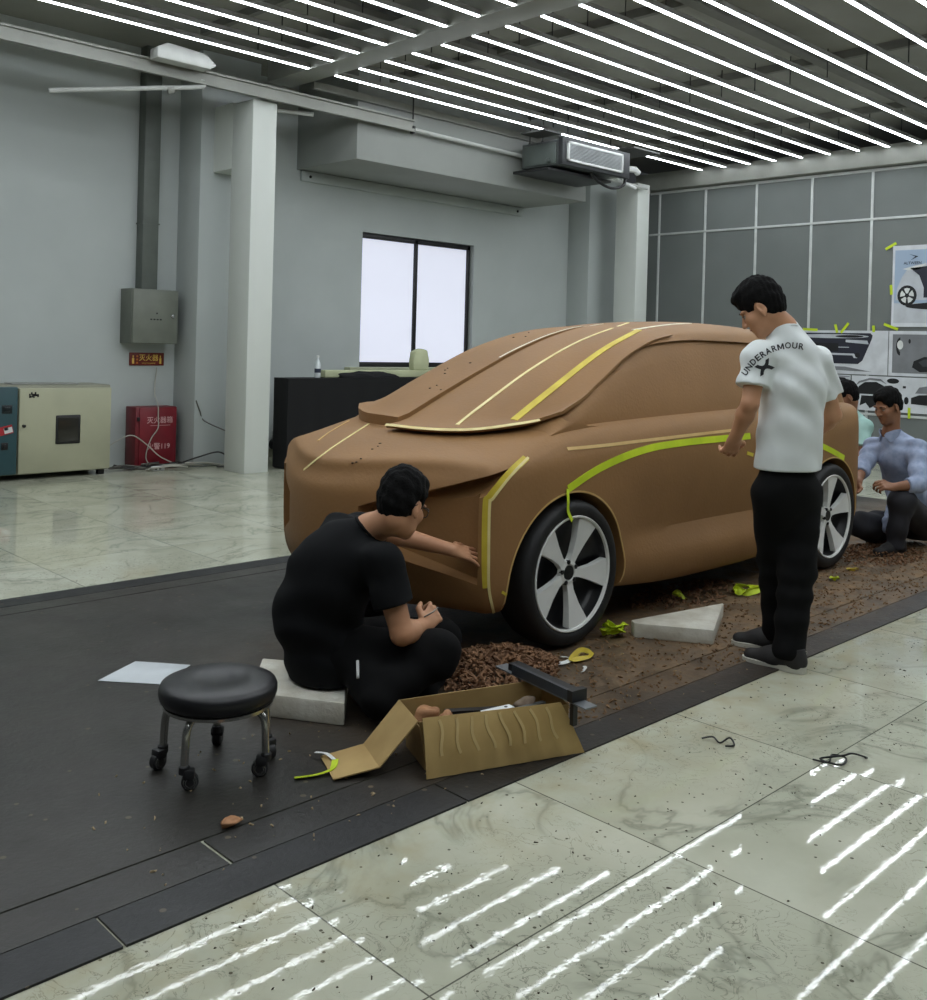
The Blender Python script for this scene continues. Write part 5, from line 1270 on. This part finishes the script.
# ---- man in black sitting on the foam block, one hand on the bumper
def seated():
    pr=person('person in black T-shirt and glasses seated on a foam block, hand on the bumper',(2.36,3.08,.092))
    fd=dirv(5); rt=dirv(-85); up=V((0,0,1))
    pel=at(328,668,3.86); pel.z=max(pel.z,.20); mid=at(316,612,3.86); ch=at(343,563,3.86); nb=at(370,530,3.85)
    shR=at(383,562,3.70); shL=at(338,533,4.02)
    elR=at(402,634,3.66); wrR=at(424,626,3.80); elL=at(374,529,4.24); wrL=at(452,550,4.22)
    hipR=pel+rt*.09+fd*.03; hipL=pel-rt*.09+fd*.03
    knR=at(436,655,3.74); knL=at(438,640,4.12)
    anR=at(380,697,3.60); anL=at(425,690,3.86)
    anR.z=max(anR.z,.06); anL.z=max(anL.z,.06)
    hc=at(402,506,3.80); hf=dirv(12,-24); hu=dirv(12,66)
    S=Sdf(.025)
    S.cone(pel,mid,.125,.115); S.cone(mid,ch,.115,.12); S.cone(ch,nb,.115,.06); S.cone(ch,shR,.085,.052); S.cone(ch,shL,.085,.052)
    S.cone(nb,hc-hf*.03-hu*.055,.060,.054,k=.03)
    for sh,el,wr in ((shR,elR,wrR),(shL,elL,wrL)):
        S.cone(sh,el,.052,.042,k=.02); S.cone(el,el.lerp(wr,.3),.041,.043,k=.015); S.cone(el.lerp(wr,.3),wr,.043,.027,k=.015)
    for hp,kn,an in ((hipR,knR,anR),(hipL,knL,anL)): S.cone(hp,kn,.085,.06); S.cone(kn,an,.055,.038)
    head_prims(S,hc,hf,hu)
    hand_prims(S,wrL,at(482,557,4.30)-wrL,up*.75+dirv(228)*.6,-1,curl=(.10,.08,.10,.14),thumb=.25,spread=.16)
    hand_prims(S,wrR,at(436,612,3.86)-wrR,rt*.75+up*.5,-1,curl=(.8,.85,.9,.95),thumb=.9)
    body=S.build('body',M_skin,pr,.0042,1)
    face_parts(body,hc,hf,hu,glasses=True)
    hair_sdf(hc,hf,hu,top=.014,nape=-.075,fringe=.046,side=.008).build('hair',M_hair,pr,.004,1)
    T=Sdf(.035)
    T.cone(pel+V((0,0,-.02)),mid,.178,.165,flat=(fd,.9)); T.cone(mid,ch,.165,.160); T.cone(ch,nb-(nb-ch)*.30,.150,.088); 
    T.ell(ch.lerp(mid,.4)-fd*.045,(.17,.13,.19),frame(fd,up*.8+fd*.5))
    for sh,el,t in ((shR,elR,.60),(shL,elL,.6)):
        T.cone(ch,sh,.11,.072,k=.04); e=sh.lerp(el,t); ax=(el-sh).normalized(); T.cone(sh,sh.lerp(el,.8),.073,.078,k=.03,cuts=[(e,ax)])
    T.ell(nb+(hc-nb)*.40,(.072,.072,.05),frame(hf,(hc-nb).normalized()),k=.01,sub=True); T.cut(V((0,0,.10)),(0,0,-1)); T.noise=folds(62,.0055,(.5,.3,.8),5)
    ts=T.build('tshirt',M_bt,pr,.0055,2)
    R=frame(hf,(nb-ch).normalized()); b=MB(); b.tube([nb+(hc-nb)*.06+R@V((.072*math.cos(2*PI*k/24),.068*math.sin(2*PI*k/24)-.004,-.006)) for k in range(24)],.007,6,closed=True); b.build('collar',M_bt,ts,smooth=180)
    Q=Sdf(.04)
    Q.ell(pel+fd*.02+V((0,0,-.01)),(.185,.17,.125),frame(fd))
    for hp,kn,an in ((hipR,knR,anR),(hipL,knL,anL)):
        Q.cone(hp,kn,.112,.088,k=.04); Q.cone(kn,an,.084,.058,k=.04)
    Q.cone(hipR+rt*.04,anR,.10,.075,k=.05)
    Q.noise=folds(60,.006,(.4,.4,.7),8); Q.cut(V((0,0,.012)),(0,0,-1))
    tr=Q.build('trousers',M_bp,pr,.0055,2)
    # white drawstring end at the waistband
    a=at(357,664,3.60); h=None
    bvq=BVHTree.FromPolygons([v.co for o in (tr,ts) for v in o.data.vertices],[[i+k for i in p.vertices] for o,k in ((tr,0),(ts,len(tr.data.vertices))) for p in o.data.polygons])
    P=[]
    for y in (661,667,673,678):
        h=bvq.ray_cast(EYE,pray(357.5+(y-661)*.03,y))
        if h[0] is not None: P.append(h[0]-pray(357,y)*.006)
    if len(P)>1: b=MB(); b.tube(P,.006,6); o=b.build('drawstring',M_white,pr,smooth=180); o['label']='short white drawstring end'
    f1=V((knR.x+.02,knR.y+.10,ZP+.002))
    shoe(pr,(2.52,2.90,ZP+.001),(2.77,2.98,ZP+.001),mat('grey_shoe',(52,54,58),.7),mat('dark_sole',(30,30,32),.7))
    shoe(pr,(2.62,3.20,ZP+.001),(2.90,3.14,ZP+.001),MATS['grey_shoe'],MATS['dark_sole'])
    g=MB(); w=wrR+(at(436,612,3.86)-wrR)*1.0; g.tube([at(424,617,3.80),at(433,612,3.82),at(438,607,3.84)],[.003,.003,.0015],6)
    tag(g.build('modelling_tool',mat('tool_steel',(150,146,136),.35,metal=.5),smooth=180),'thin modelling tool held in the seated man right hand','tool')
seated()

# ---- man in the blue shirt crouching at the tail of the car
def crouching():
    pr=person('person crouching behind the car in light blue shirt and charcoal trousers',(7.3,3.0,ZP))
    fd=dirv(158); rt=dirv(68); up=V((0,0,1))
    pel=at(915,524,7.42); ch=at(900,455,7.20); mid=at(909,492,7.33); nb=at(891,434,7.17)
    shR=at(874,447,7.30); shL=at(917,449,7.06)
    elR=at(862,468,7.18); wrR=at(858,482,6.98) ; elL=at(919,484,6.88); wrL=at(893,487,6.86)
    hipR=pel-rt*-.085; hipL=pel+rt*-.085
    knL=at(902,500,6.92); anL=at(895,543,6.98); knR=at(860,525,7.12); anR=at(886,540,7.45)
    hc=at(888,407,7.13); hf=dirv(160,-20); hu=dirv(160,70)
    S=Sdf(.025)
    S.cone(pel,mid,.12,.105); S.cone(mid,ch,.11,.12); S.cone(ch,nb,.11,.058); S.cone(ch,shR,.08,.05); S.cone(ch,shL,.08,.05)
    S.cone(nb,hc-hf*.03-hu*.055,.058,.053,k=.03)
    for sh,el,wr in ((shR,elR,wrR),(shL,elL,wrL)): S.cone(sh,el,.048,.038,k=.02); S.cone(el,el.lerp(wr,.3),.037,.039,k=.015); S.cone(el.lerp(wr,.3),wr,.039,.026,k=.015)
    for hp,kn,an in ((hipR,knR,anR),(hipL,knL,anL)): S.cone(hp,kn,.08,.055); S.cone(kn,an,.052,.036)
    head_prims(S,hc,hf,hu)
    hand_prims(S,wrL,at(876,484,6.84)-wrL,up*.7-rt*.7,1,curl=(.7,.75,.8,.85),thumb=.8)
    hand_prims(S,wrR,fd*.6+V((0,0,-.7)),-fd+rt*.3,1,curl=(.5,.5,.55,.6))
    body=S.build('body',M_skin2,pr,.0045,1); face_parts(body,hc,hf,hu)
    hair_sdf(hc,hf,hu,top=.008,nape=-.03,fringe=.070).build('hair',M_hair,pr,.0045,1)
    T=Sdf(.035)
    T.cone(pel.lerp(mid,.45),mid,.16,.15); T.cone(mid,ch,.15,.152); T.cone(ch,nb-(nb-ch)*.2,.145,.085)
    tail=at(888,526,7.05); T.cone(mid+fd*.05,tail,.10,.055,k=.05,flat=(fd,.5))
    for sh,el,wr in ((shR,elR,wrR),(shL,elL,wrL)):
        T.cone(ch,sh,.105,.070,k=.04); T.cone(sh,el,.070,.060,k=.03); e=el.lerp(wr,.45); T.cone(el,el.lerp(wr,.55),.060,.052,k=.02,cuts=[(e,(wr-el).normalized())])
    T.cut(nb+(hc-nb)*.12,(nb-ch).normalized()); T.cut(V((0,0,pel.z-.05)),(0,0,-1)) if 0 else None; T.noise=folds(66,.006,(.6,.2,.7),11)
    ts=T.build('shirt',M_blue,pr,.0055,2)
    R=frame(hf,(nb-ch).normalized())
    for sx in (-1,1):
        b=MB(); c0=nb+(hc-nb)*.10
        q=[c0+R@V(v) for v in ((sx*.012,.082,.0),(sx*.05,.075,-.055),(sx*.078,.02,-.03),(sx*.074,-.03,.01),(sx*.066,.03,.025),(sx*.03,.074,.018))]
        b.faces(q+[p+R@V((sx*.003,.004,.002)) for p in q],[(0,1,2,3,4,5),(11,10,9,8,7,6)]+[(i,(i+1)%6,6+(i+1)%6,6+i) for i in range(6)]); b.build('collar',M_blue,ts,smooth=60)
    Q=Sdf(.04); Q.ell(pel,(.165,.16,.125),frame(fd))
    for hp,kn,an in ((hipR,knR,anR),(hipL,knL,anL)): Q.cone(hp,kn,.108,.086,k=.04); Q.cone(kn,an+V((0,0,-.01)),.082,.062,k=.04)
    Q.cut(V((0,0,.05)),(0,0,-1)); Q.noise=folds(60,.006,(.4,.3,.8),13); Q.build('trousers',M_char,pr,.0055,2)
    a=anL; shoe(pr,(a.x+.09,a.y-.03,ZP+.001),(a.x-.18,a.y+.07,ZP+.001),M_shoe,mat('dark_sole',(30,30,32),.7))
    a=anR; shoe(pr,(a.x+.09,a.y-.03,ZP+.001),(a.x-.18,a.y+.07,ZP+.001),M_shoe,MATS['dark_sole'])
crouching()

# ---- helper in mint green, crouching behind the tail
def helper_person():
    pr=person('person in mint green shirt crouching half hidden behind the car tail',(8.3,3.8,ZP))
    fd=dirv(140); rt=dirv(50); up=V((0,0,1))
    pel=at(840,500,8.62); pel.z=max(pel.z,.32); mid=at(846,460,8.6); ch=at(851,430,8.5); nb=at(849,412,8.42)
    shR=at(838,426,8.62); shL=at(864,428,8.36); elR=at(830,455,8.5); wrR=at(822,470,8.3); elL=at(860,455,8.25); wrL=at(856,466,8.05)
    hipR=pel+rt*.09; hipL=pel-rt*.09; knR=pel+fd*.40+rt*.12+V((0,0,.12)); knL=pel+fd*.40-rt*.10+V((0,0,.12)); anR=V((knR.x,knR.y,.10))-fd*.12; anL=V((knL.x,knL.y,.10))-fd*.12
    hc=at(846,397,8.38); hf=dirv(135,-25); hu=dirv(135,65)
    S=Sdf(.025); S.cone(pel,mid,.12,.11); S.cone(mid,ch,.11,.12); S.cone(ch,nb,.11,.058); S.cone(ch,shR,.08,.05); S.cone(ch,shL,.08,.05); S.cone(nb,hc-hf*.03-hu*.055,.058,.053,k=.03)
    for sh,el,wr in ((shR,elR,wrR),(shL,elL,wrL)): S.cone(sh,el,.048,.038,k=.02); S.cone(el,wr,.038,.026,k=.015)
    for hp,kn,an in ((hipR,knR,anR),(hipL,knL,anL)): S.cone(hp,kn,.08,.055); S.cone(kn,an,.052,.036)
    head_prims(S,hc,hf,hu); hand_prims(S,wrL,fd*.5+V((0,0,-.8)),-rt,1,curl=(.4,.4,.45,.5)); hand_prims(S,wrR,fd*.8+V((0,0,-.5)),rt,1,curl=(.4,.4,.45,.5))
    body=S.build('body',M_skin2,pr,.006,1); face_parts(body,hc,hf,hu)
    hair_sdf(hc,hf,hu,top=.006,nape=-.06).build('hair',M_hair,pr,.006,1)
    T=Sdf(.035); T.cone(pel+V((0,0,.0)),mid,.165,.155); T.cone(mid,ch,.155,.15); T.cone(ch,nb-(nb-ch)*.2,.14,.085)
    for sh,el in ((shR,elR),(shL,elL)): T.cone(ch,sh,.10,.07,k=.04); T.cone(sh,el,.07,.07,k=.03,cuts=[(sh.lerp(el,.75),(el-sh).normalized())])
    T.cut(nb+(hc-nb)*.1,(nb-ch).normalized()); T.noise=folds(28,.006,(.5,.3,.7),17); T.build('shirt',M_mint,pr,.006,2)
    Q=Sdf(.04); Q.ell(pel,(.16,.155,.12),frame(fd))
    for hp,kn,an in ((hipR,knR,anR),(hipL,knL,anL)): Q.cone(hp,kn,.105,.085,k=.04); Q.cone(kn,an,.08,.06,k=.04)
    Q.cut(V((0,0,.05)),(0,0,-1)); Q.build('trousers',M_bp,pr,.006,2)
    for a in (anR,anL): shoe(pr,(a.x-fd.x*.08,a.y-fd.y*.08,ZP+.001),(a.x+fd.x*.19,a.y+fd.y*.19,ZP+.001))
helper_person()
w=bpy.data.worlds.new('world'); SC.world=w; w.use_nodes=True
w.node_tree.nodes['Background'].inputs[0].default_value=(.62,.68,.72,1); w.node_tree.nodes['Background'].inputs[1].default_value=.04
